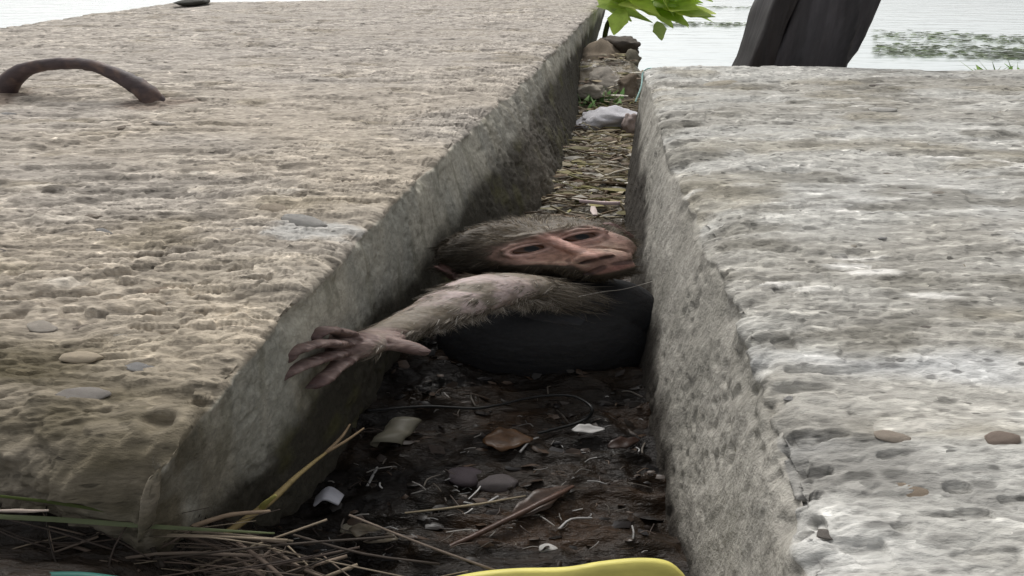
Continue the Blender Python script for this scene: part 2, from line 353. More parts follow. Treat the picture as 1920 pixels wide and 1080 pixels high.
c = np.array
def col_left(v, A, w, b):
    P = A['P3']
    t = sst(-.3, .3, fbm(P / .13, 3, 101)); g = sst(.0, .5, fbm(P / .07, 4, 102)); y = v[:, 1]
    col = lerp(c((.355, .308, .248)), c((.33, .297, .257)), t)
    col = lerp(col, c((.37, .335, .295)), sst(.45, 1.3, y) * .8)
    col = lerp(col, c((.37, .31, .215)), g * .25 * sst(.9, .3, y))
    col = lerp(col, c((.20, .17, .12)), sst(.15, .6, fbm(P / .035, 4, 103)) * .55)
    s = A['b1'][:, None]; tone = (.62 + .85 * A['ID'])[:, None]
    col = col * (1 - s * .8) + col * tone * s * .8 + s * .0
    col = col * (1 + (A['JD'] - .5)[:, None] * .75 * A['m'][:, None])
    col = lerp(col, c((.52, .47, .40)), sst(.93, .96, A['ID']) * A['b1'])
    pp = U(590, 432, 0); dd_ = np.hypot((v[:, 0] - pp[0]) / SX / .016, (y - pp[1]) / .022) + .35 * fbm(P / .008, 3, 120)
    col = lerp(col, c((.44, .435, .415)), sst(1.1, .6, dd_) * .7)
    for (fx, fy) in ((8, 178), (287, 190)):
        pp = U(fx, fy + 6, 0); dd_ = np.hypot((v[:, 0] - pp[0]) / SX / .022, (y - pp[1]) / .045) + .5 * fbm(P / .012, 3, 121); col = lerp(col, c((.13, .085, .06)), sst(1.1, .3, dd_) * .6)
    # mossy dirt low on the front face and at the shaded front edge
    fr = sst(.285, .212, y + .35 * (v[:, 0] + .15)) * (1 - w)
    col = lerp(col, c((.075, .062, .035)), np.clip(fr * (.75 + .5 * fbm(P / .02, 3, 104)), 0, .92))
    wall = lerp(c((.40, .375, .31)), c((.32, .31, .265)), sst(-.3, .3, fbm(np.c_[P[:, :2] / .03, P[:, 2:] / .12], 4, 105)))
    wall = lerp(wall, c((.40, .37, .31)), sst(.1, .5, fbm(np.c_[P[:, :2] / .015, P[:, 2:] / .05], 3, 109)) * .5)
    wall = lerp(wall, c((.20, .19, .145)), sst(.1, .45, fbm(np.c_[P[:, :2] / .012, P[:, 2:] / .09], 4, 106)) * .6)
    wall_shade = sst(.014, -.014, b[:, 2] - np.interp(y, [.2, .35, .5, .75, 1.2], [-.068, -.075, -.085, -.06, -.04]) + .018 * fbm(P / .04, 3, 107))  # shade of the gap painted on the lower wall, below an uneven line
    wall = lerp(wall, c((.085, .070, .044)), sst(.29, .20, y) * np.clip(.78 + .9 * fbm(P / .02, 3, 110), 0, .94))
    wall = lerp(wall, c((.045, .040, .030)), wall_shade * .96)
    wall = lerp(wall, c((.10, .095, .035)), sst(.1, .5, fbm(P / .03, 3, 108)) * wall_shade * .5)
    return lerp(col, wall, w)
def col_right(v, A, w, b):
    P = A['P3']; y = v[:, 1]
    t = sst(-.3, .3, fbm(P / .10, 3, 201))
    col = lerp(c((.31, .295, .262)), c((.40, .39, .36)), t)
    wp = sst(-.05, .35, fbm(P / .085, 3, 202)); col = lerp(col, c((.56, .56, .55)), wp * .8 * np.exp(-((y - .30) / .16) ** 2))
    col = lerp(col, c((.15, .14, .115)), sst(.08, .45, fbm(P / .035, 4, 203)) * .65)
    col = lerp(col, c((.27, .24, .18)), sst(.1, .5, fbm(P / .06, 3, 204)) * .5)
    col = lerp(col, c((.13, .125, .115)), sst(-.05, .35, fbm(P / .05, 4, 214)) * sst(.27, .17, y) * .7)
    s = A['b1'][:, None]; tone = (.70 + .75 * A['ID'])[:, None]
    col = col * (1 - s * .8) + col * tone * s * .8
    col = col * (1 + (A['JD'] - .5)[:, None] * .45 * A['m'][:, None])
    col = lerp(col, c((.62, .60, .56)), sst(.93, .96, A['ID']) * A['b1'])
    col = lerp(col, c((.36, .25, .18)), sst(.05, .03, A['ID']) * A['b1'] * .6)
    wall = lerp(c((.36, .34, .30)), c((.29, .275, .24)), sst(-.3, .3, fbm(np.c_[P[:, :2] / .03, P[:, 2:] / .06], 4, 205)))
    wall = lerp(wall, c((.20, .185, .155)), sst(.2, .55, fbm(P / .02, 4, 206)) * .3)
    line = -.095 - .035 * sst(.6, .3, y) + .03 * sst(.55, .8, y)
    wall_shade = sst(.014, -.016, b[:, 2] - line + .022 * fbm(P / .035, 3, 207))  # gap shade put into the colour of the lower right wall
    wall = lerp(wall, c((.040, .034, .028)), wall_shade * .94)
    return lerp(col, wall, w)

left_slab, LV = build_slab('concrete_block', L_top, L_bot,
    lambda y: np.interp(y, [.1, 1.0, 1.66, 2.0, 2.4], [-1.5, -1.40, -1.29, -1.225, -1.15]),
    lambda d: .196 + .30 * np.clip(d, 0, .3) + 0 * d, lambda d: 2.35 + .25 * (1 - d), -1, 640, 600, 100,
    lambda v: 1.0 + .5 * sst(.6, .25, v[:, 1]) + 1.0 * sst(.27, .21, v[:, 1]) + 2.4 * sst(-.004, -.02, v[:, 2]), 11, col_left,
    'long tan weathered concrete block with the iron loop, left of the gap', edge_r=.0055, front_r=.030)
right_slab, RV = build_slab('concrete_block', R_top, R_bot,
    lambda y: np.interp(y, [.05, .4, 1.2], [.55, .85, 1.35]),
    lambda d: .06 + 0 * d, lambda d: U(1400, 128, 0)[1] + .015 * np.sin(d * 9), 1, 560, 430, 100,
    lambda v: .72 + .12 * sst(.32, .15, v[:, 1]) + .40 * np.exp(-((v[:, 0] - R_top(v[:, 1])) / .09) ** 2), 23, col_right,
    'pale grey rough concrete block right of the gap', k=2.6, edge_r=.009, front_r=.01)

# pebbles bedded in the slabs: parts of the slab they sit in
def pebble_mesh(name, seed, sub=2):
    import bmesh
    bm = bmesh.new(); bmesh.ops.create_icosphere(bm, subdivisions=sub, radius=1); co = np.array([w.co for w in bm.verts])
    gg = np.random.default_rng(seed + 90); pl = gg.normal(0, 1, (8, 3)); pl /= np.linalg.norm(pl, axis=1, keepdims=True); dl_ = gg.uniform(.55, .9, 8)
    kk = np.min(np.where(co @ pl.T > .05, dl_ / np.maximum(co @ pl.T, .05), 9), axis=1); n = fbm(co * 1.3 + seed * 3.7, 3, seed); co = co * (np.minimum(kk, 1.1) ** .7)[:, None] * (1 + .18 * n)[:, None]
    for w, p in zip(bm.verts, co): w.co = p
    me = bpy.data.meshes.new(name); bm.to_mesh(me); bm.free()
    me.polygons.foreach_set('use_smooth', np.ones(len(me.polygons), bool)); return me
def tinted(me, col, mat, name='pebble'):
    m = me.copy(); m.name = name; set_col(m, np.broadcast_to(np.asarray(col), (len(m.vertices), 3)) * RNG.uniform(.93, 1.07, (len(m.vertices), 1))); m.materials.clear(); m.materials.append(mat); return m
PB = [pebble_mesh('pebble', i, 3) for i in range(4)]
tones = [(.42, .38, .32), (.30, .27, .23), (.36, .31, .24), (.20, .18, .16), (.36, .29, .22), (.44, .42, .39), (.26, .22, .18), (.32, .31, .30)]
PT = [tinted(PB[i % 4], t, M_PEB) for i, t in enumerate(tones)]
def place_pebble(x, y, z, r, me, parent, label=None, flat=.45):
    o = obj('pebble', me, parent, label); o.location = (x, y, z); o.rotation_euler = (random.uniform(-.15, .15), random.uniform(-.1, .1), random.uniform(-.4, .4))
    o.scale = (r * SX * random.uniform(.8, 1.15), r * random.uniform(.75, 1.2), r * flat); return o
def surf_z(V, x, y):
    d = (V[:, 0] - x) ** 2 / SX ** 2 + (V[:, 1] - y) ** 2 + np.where(V[:, 2] < -.03, 1, 0); return V[np.argmin(d)][2]
for i in range(34):
    y = .24 * (1.5 / .24) ** random.random(); x = L_top(np.array(y)) - .02 - (abs(L_top(np.array(y)) + .83 * 1.0 * y + .1)) * random.random()
    place_pebble(x, y, surf_z(LV, x, y) - .0008, random.choice([.0018, .0024, .003, .004]) * (.8 + .5 * y), random.choice(PT[:5] + PT[6:]), left_slab, flat=.3)
for i in range(30):
    y = .15 * (1.0 / .15) ** random.random(); x = R_top(np.array(y)) + .01 + (.80 * y + .05) * random.random()
    place_pebble(x, y, surf_z(RV, x, y) - .0008, random.choice([.0018, .0024, .003, .004]) * (.8 + .5 * y), random.choice(PT), right_slab, flat=.3)
for px, py, r, t, V, par, lab in [(160, 668, .0068, (.56, .47, .35), LV, left_slab, 'cream oval pebble bedded near the slab front'),
        (312, 237, .0078, (.50, .45, .39), LV, left_slab, 'flat pale pebble below the iron loop'),
        (75, 605, .0058, (.48, .43, .37), LV, left_slab, None), (150, 742, .0055, (.35, .32, .29), LV, left_slab, None),
        (580, 420, .010, (.38, .365, .34), LV, left_slab, None), (520, 395, .008, (.36, .30, .23), LV, left_slab, None),
        (1680, 822, .0045, (.40, .34, .28), RV, right_slab, 'peach coloured pebble bedded in the pale slab'),
        (1880, 835, .0046, (.32, .255, .21), RV, right_slab, 'brown pebble at the right of the pale slab'),
        (1660, 210, .010, (.50, .48, .44), RV, right_slab, None), (1350, 155, .014, (.40, .36, .29), RV, right_slab, None)]:
    p = U(px, py, 0); place_pebble(p[0], p[1], surf_z(V, p[0], p[1]) + r * .10, r * .85, tinted(PB[int(px) % 4], t, M_PEB), par, lab, flat=.42)

# ------------------------------------------------------------------ ground and water
def ground_z(x, y):
    z = np.full_like(x, ZF)
    z = z + .09 * sst(-.10, -.19, x) * sst(.30, .22, y)                         # bank of straw before the left slab
    z = z + .022 * sst(.24, .12, y)
    far = sst(.9, 1.5, y); z = z - .02 * far
    z = z + .085 * np.exp(-((y - 1.70) / .15) ** 2) * sst(-.2, .1, x) * sst(.40, .30, x)
    z = z - .45 * sst(1.85, 2.5, y)
    z = z - .5 * sst(2.6, 6, y)
    return z
gx = np.concatenate([np.linspace(-60, -2.2, 14)[:-1], np.linspace(-2.2, -.3, 30)[:-1], np.linspace(-.3, .36, 330), np.linspace(.36, 2.2, 30)[1:], np.linspace(2.2, 60, 14)[1:]])
gy = np.concatenate([np.linspace(-60, -.3, 10)[:-1], np.linspace(-.3, .1, 20)[:-1], .1 * (2.2 / .1) ** np.linspace(0, 1, 430), np.linspace(2.2, 6, 14)[1:], np.linspace(6, 60, 8)[1:]])
GX, GY = np.meshgrid(gx, gy, indexing='ij'); GX = GX.ravel(); GY = GY.ravel(); z = ground_z(GX, GY)
P3 = np.stack([GX / SX, GY, 0 * GX], 1); near = sst(3, 1.6, np.abs(GY)) * sst(1.2, .5, np.abs(GX))
F1, F2, ID = worley(np.stack([GX / SX, GY], 1) / .018 + fbm(P3 / .02, 2, 310)[:, None] * .5, 311)
relief = .013 * fbm(P3 / .05, 4, 301, .6) + .008 * (1 - sst(.1, .65, F1)) * ID + .003 * fbm(P3 / .008, 3, 302) + .004 * (1 - 2 * np.abs(fbm(P3 / .02, 3, 303)))
z = z + relief * near
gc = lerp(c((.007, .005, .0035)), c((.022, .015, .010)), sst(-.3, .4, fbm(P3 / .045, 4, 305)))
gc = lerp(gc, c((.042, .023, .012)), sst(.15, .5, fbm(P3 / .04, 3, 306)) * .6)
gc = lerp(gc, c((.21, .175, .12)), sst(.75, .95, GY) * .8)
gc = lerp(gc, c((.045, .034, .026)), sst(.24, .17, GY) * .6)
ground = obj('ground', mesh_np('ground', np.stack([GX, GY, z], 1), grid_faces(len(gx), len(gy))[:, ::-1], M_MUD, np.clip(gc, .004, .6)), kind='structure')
GV = np.stack([GX, GY, z], 1)[(np.abs(GX) < 1.5) & (GY > 0) & (GY < 2.4)]
def gz(x, y): return GV[np.argmin((GV[:, 0] - x) ** 2 / SX + (GV[:, 1] - y) ** 2)][2]

ZW = -0.36
m, nt, b = new_mat('pale_water'); L = nt.links
b.inputs['Base Color'].default_value = (.52, .56, .55, 1); b.inputs['Roughness'].default_value = .10; b.inputs['IOR'].default_value = 1.33
tc = nt.nodes.new('ShaderNodeTexCoord'); mp = nt.nodes.new('ShaderNodeMapping'); mp.inputs['Scale'].default_value = (1.2, 6, 1)
nn = nt.nodes.new('ShaderNodeTexNoise'); nn.inputs['Scale'].default_value = 2.2; nn.inputs['Detail'].default_value = 3
bp = nt.nodes.new('ShaderNodeBump'); bp.inputs['Strength'].default_value = .25; bp.inputs['Distance'].default_value = .03
L.new(tc.outputs['Object'], mp.inputs['Vector']); L.new(mp.outputs[0], nn.inputs['Vector']); L.new(nn.outputs['Fac'], bp.inputs['Height']); L.new(bp.outputs[0], b.inputs['Normal'])
M_WATER = m
wm = bpy.data.meshes.new('water'); wm.from_pydata([(-900, 1.6, ZW), (900, 1.6, ZW), (900, 1500, ZW), (-900, 1500, ZW)], [], [(0, 1, 2, 3)]); wm.materials.append(M_WATER)
obj('water', wm, kind='structure')

# ------------------------------------------------------------------ the monkey
# worked out at natural width (x / SX) and then given the picture's width
def N(px, py, t): p = T(px, py, t); return np.array((p[0] / SX, p[1], p[2]))
VR = np.array((1., 0, 0)); VUP = np.array((0, sp, cp)); VB = np.array((0, -cp, sp))     # picture right, up, towards the viewer
roll, yaw = math.radians(31), math.radians(9)
hr = VR * math.cos(roll) + VUP * math.sin(roll); hu = -VR * math.sin(roll) + VUP * math.cos(roll); hf = VB
hf2 = hf * math.cos(yaw) + hr * math.sin(yaw); hr2 = hr * math.cos(yaw) - hf * math.sin(yaw)
HR, HU, HF = hr2, hu, hf2
HO = N(1043, 456, .552)
def to_head(p): d = p - HO; return np.stack([d @ HR, d @ HU, d @ HF], -1)
def from_head(l): l = np.asarray(l, float); return HO + l[..., 0:1] * HR + l[..., 1:2] * HU + l[..., 2:3] * HF

def s_ell(p, cc, r):
    q = (p - np.array(cc)) / np.array(r); k = np.linalg.norm(q, axis=-1); k2 = np.linalg.norm(q / np.array(r), axis=-1)
    return k * (k - 1) / (k2 + 1e-9)
def s_cap(p, a, b, r0, r1=None):
    a = np.array(a); b = np.array(b); ab = b - a; h = np.clip(((p - a) @ ab) / (ab @ ab), 0, 1)
    r1 = r0 if r1 is None else r1
    return np.linalg.norm(p - a - h[..., None] * ab, axis=-1) - (r0 + (r1 - r0) * h)
def smin(a, b, k): h = np.clip(.5 + .5 * (b - a) / k, 0, 1); return b * (1 - h) + a * h - k * h * (1 - h)
def smax(a, b, k): return -smin(-a, -b, k)
EYES = [(-.0110, .0000, -.0062), (.0104, .0004, -.0062)]; EYER = .0074
def head_sdf(p):
    d = s_ell(p, (-.004, .001, -.034), (.036, .029, .036))
    d = smin(d, s_ell(p, (.005, -.009, -.022), (.021, .021, .025)), .010)
    for s in (-1, 1):
        d = smin(d, s_ell(p, (s * .0150, -.011, -.007), (.0105, .0085 if s < 0 else .0115, .0095)), .005)
        d = smin(d, s_cap(p, (s * .004, .0085, .0005), (s * .016, .0075, -.005), .0036, .003), .005)
    d = smin(d, s_ell(p, (.0020, -.0210, .0000), (.0148, .0108, .0125)), .006)
    d = smin(d, s_ell(p, (.0035, -.0305, -.004), (.0105, .0070, .0115)), .005)
    for (x, y, z) in EYES: d = smax(d, -(np.linalg.norm(p - np.array((x, y, z + .0105)), axis=-1) - .0088), .004)
    d = smin(d, s_cap(p, (0, .006, .0008), (.0012, -.0145, .0108), .0025, .0036), .003)
    d = smin(d, s_ell(p, (.0016, -.0172, .0128), (.0052, .0036, .0040)), .003)
    for s in (-1, 1):
        d = smin(d, s_ell(p, (.0016 + s * .0050, -.0182, .0112), (.0028, .0027, .0036)), .002)
    for i, (x, y, z) in enumerate(EYES):
        q = p - np.array((x, y, z)); lid = np.linalg.norm(q, axis=-1) - EYER * 1.075
        d = smin(d, lid, .0022)
        # heavy upper lid fold and lower bag
        a = np.linspace(.02, math.pi - .02, 6)
        for k in range(5):
            d = smin(d, s_cap(p, (x + .0098 * math.cos(a[k]), y + .0063 * math.sin(a[k]), z + .0066), (x + .0098 * math.cos(a[k + 1]), y + .0063 * math.sin(a[k + 1]), z + .0062), .0008), .0018)
            d = smin(d, s_cap(p, (x + .0100 * math.cos(a[k]), y - .0062 * math.sin(a[k]), z + .0060), (x + .0100 * math.cos(a[k + 1]), y - .0062 * math.sin(a[k + 1]), z + .0056), .0007), .0018)
        op = np.maximum(np.sqrt((q[..., 0] / .0066) ** 2 + ((q[..., 1] - .0001) / .0023) ** 2) * .0023 - .0023, -(q[..., 2] + .001))
        d = smax(d, -op, .0007)
    for s in (-1, 1):                      # nostrils, groove to the lip, folds beside the muzzle
        d = smax(d, -s_cap(p, (.0016 + s * .0018, -.0200, .0156), (.0016 + s * .0054, -.0198, .0126), .0014), .0008)
        d = smax(d, -s_cap(p, (s * .0070, -.0085, .0045), (s * .0165, -.0190, .0025), .0010), .0020)
        d = smax(d, -s_cap(p, (s * .003, .002, .004), (s * .0075, -.0065, .0035), .0006), .0016)
    for s in (-1, 1):
        for a_, b_ in (((s * .0035, .0105, .004), (s * .0165, .0105, -.003)), ((s * .004, -.0075, .0035), (s * .0185, -.0078, -.001)), ((s * .0045, -.0100, .004), (s * .0165, -.0112, .0005)), ((s * .0015, .006, .0045), (s * .0025, .014, .0035)), ((s * .0135, -.0165, .0045), (s * .0185, -.0245, -.003)), ((s * .006, -.0165, .0085), (s * .0125, -.0195, .0070))):
            d = smax(d, -s_cap(p, a_, b_, .0005), .0014)
    ml = [(-.0060, -.0288, .004), (-.003, -.0276, .0098), (.001, -.0268, .0122), (.0055, -.0266, .0122), (.0108, -.0268, .0090), (.0160, -.0276, .002)]
    for a, b_ in zip(ml[:-1], ml[1:]): d = smax(d, -s_cap(p, a, b_, .0011), .0012)
    return d
def head_mesh():
    n1, n2 = 420, 300
    th = np.linspace(0, math.pi, n2); ph = np.linspace(0, 2 * math.pi, n1, endpoint=False)
    # pole along the face so that the face gets the dense part of the grid
    th = math.pi * (th / math.pi) ** 1.35
    TH, PH = np.meshgrid(th, ph, indexing='ij')
    D = np.stack([np.sin(TH) * np.cos(PH), np.sin(TH) * np.sin(PH), np.cos(TH)], -1).reshape(-1, 3)
    cen = np.array((-.001, -.006, -.028)); lo = np.full(len(D), .004); t = np.full(len(D), .060)
    for _ in range(46):                   # march in from outside, stop at the skin
        s = head_sdf(cen + D * t[:, None]); t = np.maximum(t - np.clip(s, -.001, .01) * .75, lo)
    v = cen + D * t[:, None]; f = []
    i = np.arange(n2 - 1)[:, None] * n1 + np.arange(n1)[None, :]; j = np.arange(n2 - 1)[:, None] * n1 + (np.arange(n1)[None, :] + 1) % n1
    f = np.stack([i, i + n1, j + n1, j], -1).reshape(-1, 4)
    return from_head(v), f
def np_sphere(cc, R, n=40):
    th = np.linspace(.02, math.pi - .02, n); ph = np.linspace(0, 2 * math.pi, 2 * n, endpoint=False); A, B = np.meshgrid(th, ph, indexing='ij')
    v = np.stack([np.sin(A) * np.cos(B), np.sin(A) * np.sin(B), np.cos(A)], -1).reshape(-1, 3) * np.array(R) + np.array(cc)
    i = np.arange(n - 1)[:, None] * 2 * n + np.arange(2 * n)[None, :]; j = np.arange(n - 1)[:, None] * 2 * n + (np.arange(2 * n)[None, :] + 1) % (2 * n)
    f = [tuple(q) for q in np.stack([i, i + 2 * n, j + 2 * n, j], -1).reshape(-1, 4)]
    f.append(tuple(range(2 * n))); f.append(tuple((n - 1) * 2 * n + k for k in range(2 * n))[::-1]); return v, f
def limb(nodes, n=7, sides=28):
    a = catmull([list(p) + [r] for p, r in nodes], n); return tube(a[:, :3], np.maximum(a[:, 3], .0012), sides)
mb = MB()
hv, hf_ = head_mesh(); mb.add(hv, hf_, 0)
ncap = [tuple(range(420))]
ear = from_head([(-.037, -.006, -.036)])[0]
ev, ef = np_sphere((0, 0, 0), (.0035, .010, .008), 16)
for s, off in ((-1, (-.0385, -.004, -.036)), (1, (.031, .000, -.036))):     # ears: cupped discs
    l = ev.copy(); l[:, 0] += s * -.10 * 0; rr = (l[:, 1] / .010) ** 2 + (l[:, 2] / .008) ** 2
    l[:, 0] += s * .0035 * rr; mb.add(from_head(l + np.array(off)), ef, 0)
TORSO = N(1020, 640, .60); CH = N(1030, 560, .59)
tv, tf = np_sphere(TORSO, (.040, .045, .054), 44); mb.add(tv, tf, 0)
mb.add(*np_sphere(N(1135, 595, .60), (.021, .028, .040), 24), 0)
nv, nf_ = np_sphere(CH + np.array((0, .006, -.008)), (.026, .028, .034), 30); mb.add(nv, nf_, 0)
# left arm in the picture: shoulder, elbow, forearm, wrist, hand laid on the wall
ARM = [(N(1100, 580, .575), .0105), (N(1050, 557, .553), .0110), (N(985, 542, .535), .0126), (N(925, 544, .518), .0136), (N(865, 565, .503), .0120),
       (N(800, 593, .487), .0088), (N(745, 616, .473), .0070), (N(705, 632, .463), .0062), (N(672, 643, .453), .0068)]
mb.add(*limb(ARM), 0)
PALM = [(N(720, 634, .464), .0068), (N(680, 645, .452), .0082), (N(648, 655, .443), .0080), (N(632, 659, .438), .0055)]
mb.add(*limb(PALM), 0)
mb.add(*limb([(N(668, 640, .450), .005), (N(645, 636, .441), .0052)]), 0)
FINGERS = [[(N(664, 633, .447), .0037), (N(634, 622, .430), .0028), (N(606, 620, .421), .0028), (N(584, 633, .417), .0024)],
           [(N(652, 647, .442), .0037), (N(612, 644, .417), .0029), (N(572, 650, .400), .0028), (N(546, 662, .392), .0026), (N(533, 677, .391), .0023)],
           [(N(646, 660, .440), .0037), (N(606, 671, .414), .0029), (N(566, 686, .398), .0028), (N(538, 700, .391), .0026), (N(518, 712, .388), .0023)],
           [(N(652, 670, .443), .0037), (N(632, 688, .424), .0029), (N(612, 706, .411), .0028), (N(598, 718, .406), .0025), (N(588, 725, .404), .0022)]]
THUMB = [(N(712, 643, .458), .0056), (N(742, 646, .455), .0048), (N(768, 652, .452), .0042), (N(792, 660, .449), .0030)]
for fg in FINGERS + [THUMB]: mb.add(*limb(fg, 6, 16), 0)
tmp = bpy.data.meshes.new('tmp'); tmp.from_pydata(np.concatenate(mb.v).tolist(), [], mb.f)
to = bpy.data.objects.new('tmp', tmp); C.objects.link(to)
rm = to.modifiers.new('r', 'REMESH'); rm.mode = 'VOXEL'; rm.voxel_size = .00055
dg = bpy.context.evaluated_depsgraph_get(); em = to.evaluated_get(dg).to_mesh()
bv = np.empty(len(em.vertices) * 3, np.float32); em.vertices.foreach_get('co', bv); bv = bv.reshape(-1, 3).astype(float)
bf = np.empty(len(em.polygons) * 4, np.int32); em.loops.foreach_get('vertex_index', bf); bf = bf.reshape(-1, 4)
to.evaluated_get(dg).to_mesh_clear(); bpy.data.objects.remove(to); bpy.data.meshes.remove(tmp)
H = to_head(bv); onhead_d = head_sdf(H)
facew = np.exp(-((H[:, 0] / .019) ** 4 + ((H[:, 1] + .010) / .028) ** 4)) * sst(-.022, -.008, H[:, 2]) * (onhead_d < .002)
bv = smooth_pts(bv, bf, 3, .5 * (1 - .85 * facew)); bn = vnormals(bv, bf)
H = to_head(bv); onhead = np.abs(head_sdf(H)) < .0025
def seg_dist(p, nodes):
    best = np.full(len(p), 9.); par = np.zeros(len(p)); Q = [q for q, r in nodes]
    for i, (a, b_) in enumerate(zip(Q[:-1], Q[1:])):
        ab = b_ - a; h = np.clip(((p - a) @ ab) / (ab @ ab), 0, 1); d = np.linalg.norm(p - a - h[:, None] * ab, axis=1)
        par = np.where(d < best, i + h, par); best = np.minimum(d, best)
    return best, par
ad, ap = seg_dist(bv, ARM)
hd = np.minimum.reduce([seg_dist(bv, q)[0] for q in FINGERS + [THUMB, PALM]])
isarm = (ad < .021) & (~onhead) & (hd > .0095) & (ap > .4); ishand = (hd <= .0095) & (~onhead)
# gentle unevenness: wrinkled skin, lumps
bv = bv + bn * (.0005 * fbm(bv / .006, 3, 401) * (1 - .6 * facew) + .0003 * fbm(bv / .0025, 2, 402) * ishand)[:, None]
# colours
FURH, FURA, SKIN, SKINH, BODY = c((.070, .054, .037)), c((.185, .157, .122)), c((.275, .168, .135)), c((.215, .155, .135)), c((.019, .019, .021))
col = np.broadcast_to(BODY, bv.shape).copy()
x, yv, zf = H[:, 0], H[:, 1], H[:, 2]
def blob(cx, cy, rx, ry, pw=2): return np.exp(-(np.abs((x - cx) / rx) ** pw + np.abs((yv - cy) / ry) ** pw))
face = np.clip(blob(-.0105, -.001, .0125, .0095, 4) + blob(.0105, -.001, .0125, .0095, 4) + blob(0, -.019, .0175, .016, 4) + blob(0, -.005, .008, .012, 4) + .8 * blob(-.014, -.012, .010, .009, 4) + .8 * blob(.014, -.012, .010, .009, 4), 0, 1) * sst(-.02, -.010, zf)
jaw = np.clip(sst(-.0005, .003, np.interp(yv, [-.034, -.0235, -.0187, -.0147, -.010, -.004], [-.002, -.0058, -.0076, -.0115, -.0205, -.03]) - x + .0015 * fbm(bv / .003, 2, 430)) + sst(-.0305, -.0335, yv), 0, 1) * sst(-.002, -.009, yv)
face = face * (1 - jaw)
hc = lerp(np.broadcast_to(FURH, bv.shape), SKIN, face); hc = lerp(hc, c((.045, .035, .026)), jaw); hc = hc * (1 - .55 * sst(-.014, -.030, x))[:, None]  # left side of the head painted darker, as if in shadow
hc = lerp(hc, c((.15, .125, .095)), blob(0, .013, .016, .006) * .7 * (1 - face))
hc = lerp(hc, c((.46, .24, .19)), np.clip(blob(.001, -.006, .0045, .010) + .7 * blob(0, .003, .003, .006), 0, 1) * .7 * face)     # pink bridge of the nose
hc = lerp(hc, c((.35, .20, .135)), blob(-.006, -.0125, .008, .007) * .6 * face); hc = lerp(hc, c((.46, .34, .26)), np.exp(-((np.interp(yv, [-.0235, -.0187, -.0147, -.010], [-.0040, -.0058, -.0095, -.018]) - x) / .0011) ** 2) * (yv < -.010) * (yv > -.024) * .6 * face)
hc = lerp(hc, c((.42, .31, .23)), blob(.0125, -.014, .006, .006) * .6 * face)
hc = lerp(hc, c((.30, .13, .115)), blob(.005, -.0298, .008, .0026) * .7 * face)
hc = lerp(hc, c((.06, .035, .03)), np.clip(blob(-.011, .0001, .0069, .0025, 8) + blob(.0104, .0005, .0069, .0025, 8), 0, 1) * .8)                # dark lid margins
front = sst(-.02, -.01, zf)
for ex, ey, _ in EYES:
    rr = np.hypot((x - ex) / .0086, (yv - ey) / .0039); hc = lerp(hc, c((.54, .36, .31)), np.exp(-((rr - 1.0) / .12) ** 2) * .8 * front)
    hc = lerp(hc, c((.10, .06, .048)), np.exp(-((rr - 1.30) / .14) ** 2) * .32 * sst(-.004, .002, yv - ey) * front); hc = lerp(hc, c((.44, .27, .22)), np.exp(-((rr - 1.62) / .2) ** 2) * .25 * front)
def painted_line(a, b_, r, k, colr=(.09, .05, .04)):  # paints shade along facial folds; a pale colour paints a highlight
    global hc
    hc = lerp(hc, c(colr), sst(r, r * .3, s_cap(H, a, b_, .0001)) * k * (onhead_d < .003))
onhead_d = np.abs(head_sdf(H))
for s_ in (-1, 1):
    painted_line((.0016 + s_ * .0016, -.0202, .0150), (.0016 + s_ * .0058, -.0196, .0120), .0022, .95, (.025, .012, .010))  # nostril hollows: their shade is painted in
    painted_line((.0016 + s_ * .0078, -.0150, .0080), (.0016 + s_ * .0085, -.0195, .0085), .0016, .6)
    painted_line((s_ * .0055, -.0075, .0035), (s_ * .0135, -.0150, .0035), .0014, .55)
    painted_line((s_ * .004, .0010, .0035), (s_ * .0055, .0075, .0035), .0016, .5)
painted_line((.0016, -.0165, .0165), (0, .005, .004), .0021, .6, (.56, .34, .28))  # pinkish highlight painted down the nose bridge
hc = lerp(hc, c((.05, .03, .03)), sst(.0012, .0002, np.minimum(s_cap(H, (-.0060, -.0288, .004), (.001, -.0268, .0122), .0012), s_cap(H, (.0155, -.0276, .003), (.005, -.0266, .0122), .0012))) * .7)
hc = lerp(hc, c((.10, .06, .045)), sst(.0, .5, fbm(bv / .0055, 3, 414)) * .5 * face); hc = hc * (1 + .35 * fbm(bv / .003, 3, 404))[:, None]
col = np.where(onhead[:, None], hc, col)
cen_ear = np.minimum(np.linalg.norm(H - np.array((-.0385, -.004, -.036)), axis=1), np.linalg.norm(H - np.array((.031, 0, -.036)), axis=1))
col = lerp(col, c((.17, .095, .085)), sst(.013, .009, cen_ear) * .8)
pk = sst(-.35, .2, fbm(bv / .012, 3, 405)) * np.exp(-((ap - 3.9) / .9) ** 2)
ac = lerp(np.broadcast_to(FURA, bv.shape), c((.42, .335, .315)), np.clip(pk * 1.6, 0, .95))
ac = lerp(ac, c((.12, .095, .065)), sst(-.1, .35, fbm(bv / .008, 3, 406)) * .6)
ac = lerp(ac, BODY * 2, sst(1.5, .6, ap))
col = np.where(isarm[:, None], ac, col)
kn = sst(-.2, .4, fbm(bv / .007, 3, 407))
hcol = lerp(np.broadcast_to(SKINH, bv.shape), c((.085, .052, .046)), kn * .75); hcol = lerp(hcol, c((.40, .31, .28)), sst(.15, .5, fbm(bv / .005, 3, 417)) * .5)
tipd = np.minimum.reduce([np.linalg.norm(bv - q[-1][0], axis=1) for q in FINGERS]); hcol = lerp(hcol, c((.085, .05, .048)), sst(.010, .003, tipd) * .7)
hcol = lerp(hcol, ac, sst(.0065, .0095, hd))
col = np.where(ishand[:, None], hcol, col)
def widen(p): p = np.array(p, float); p[..., 0] *= SX; return p
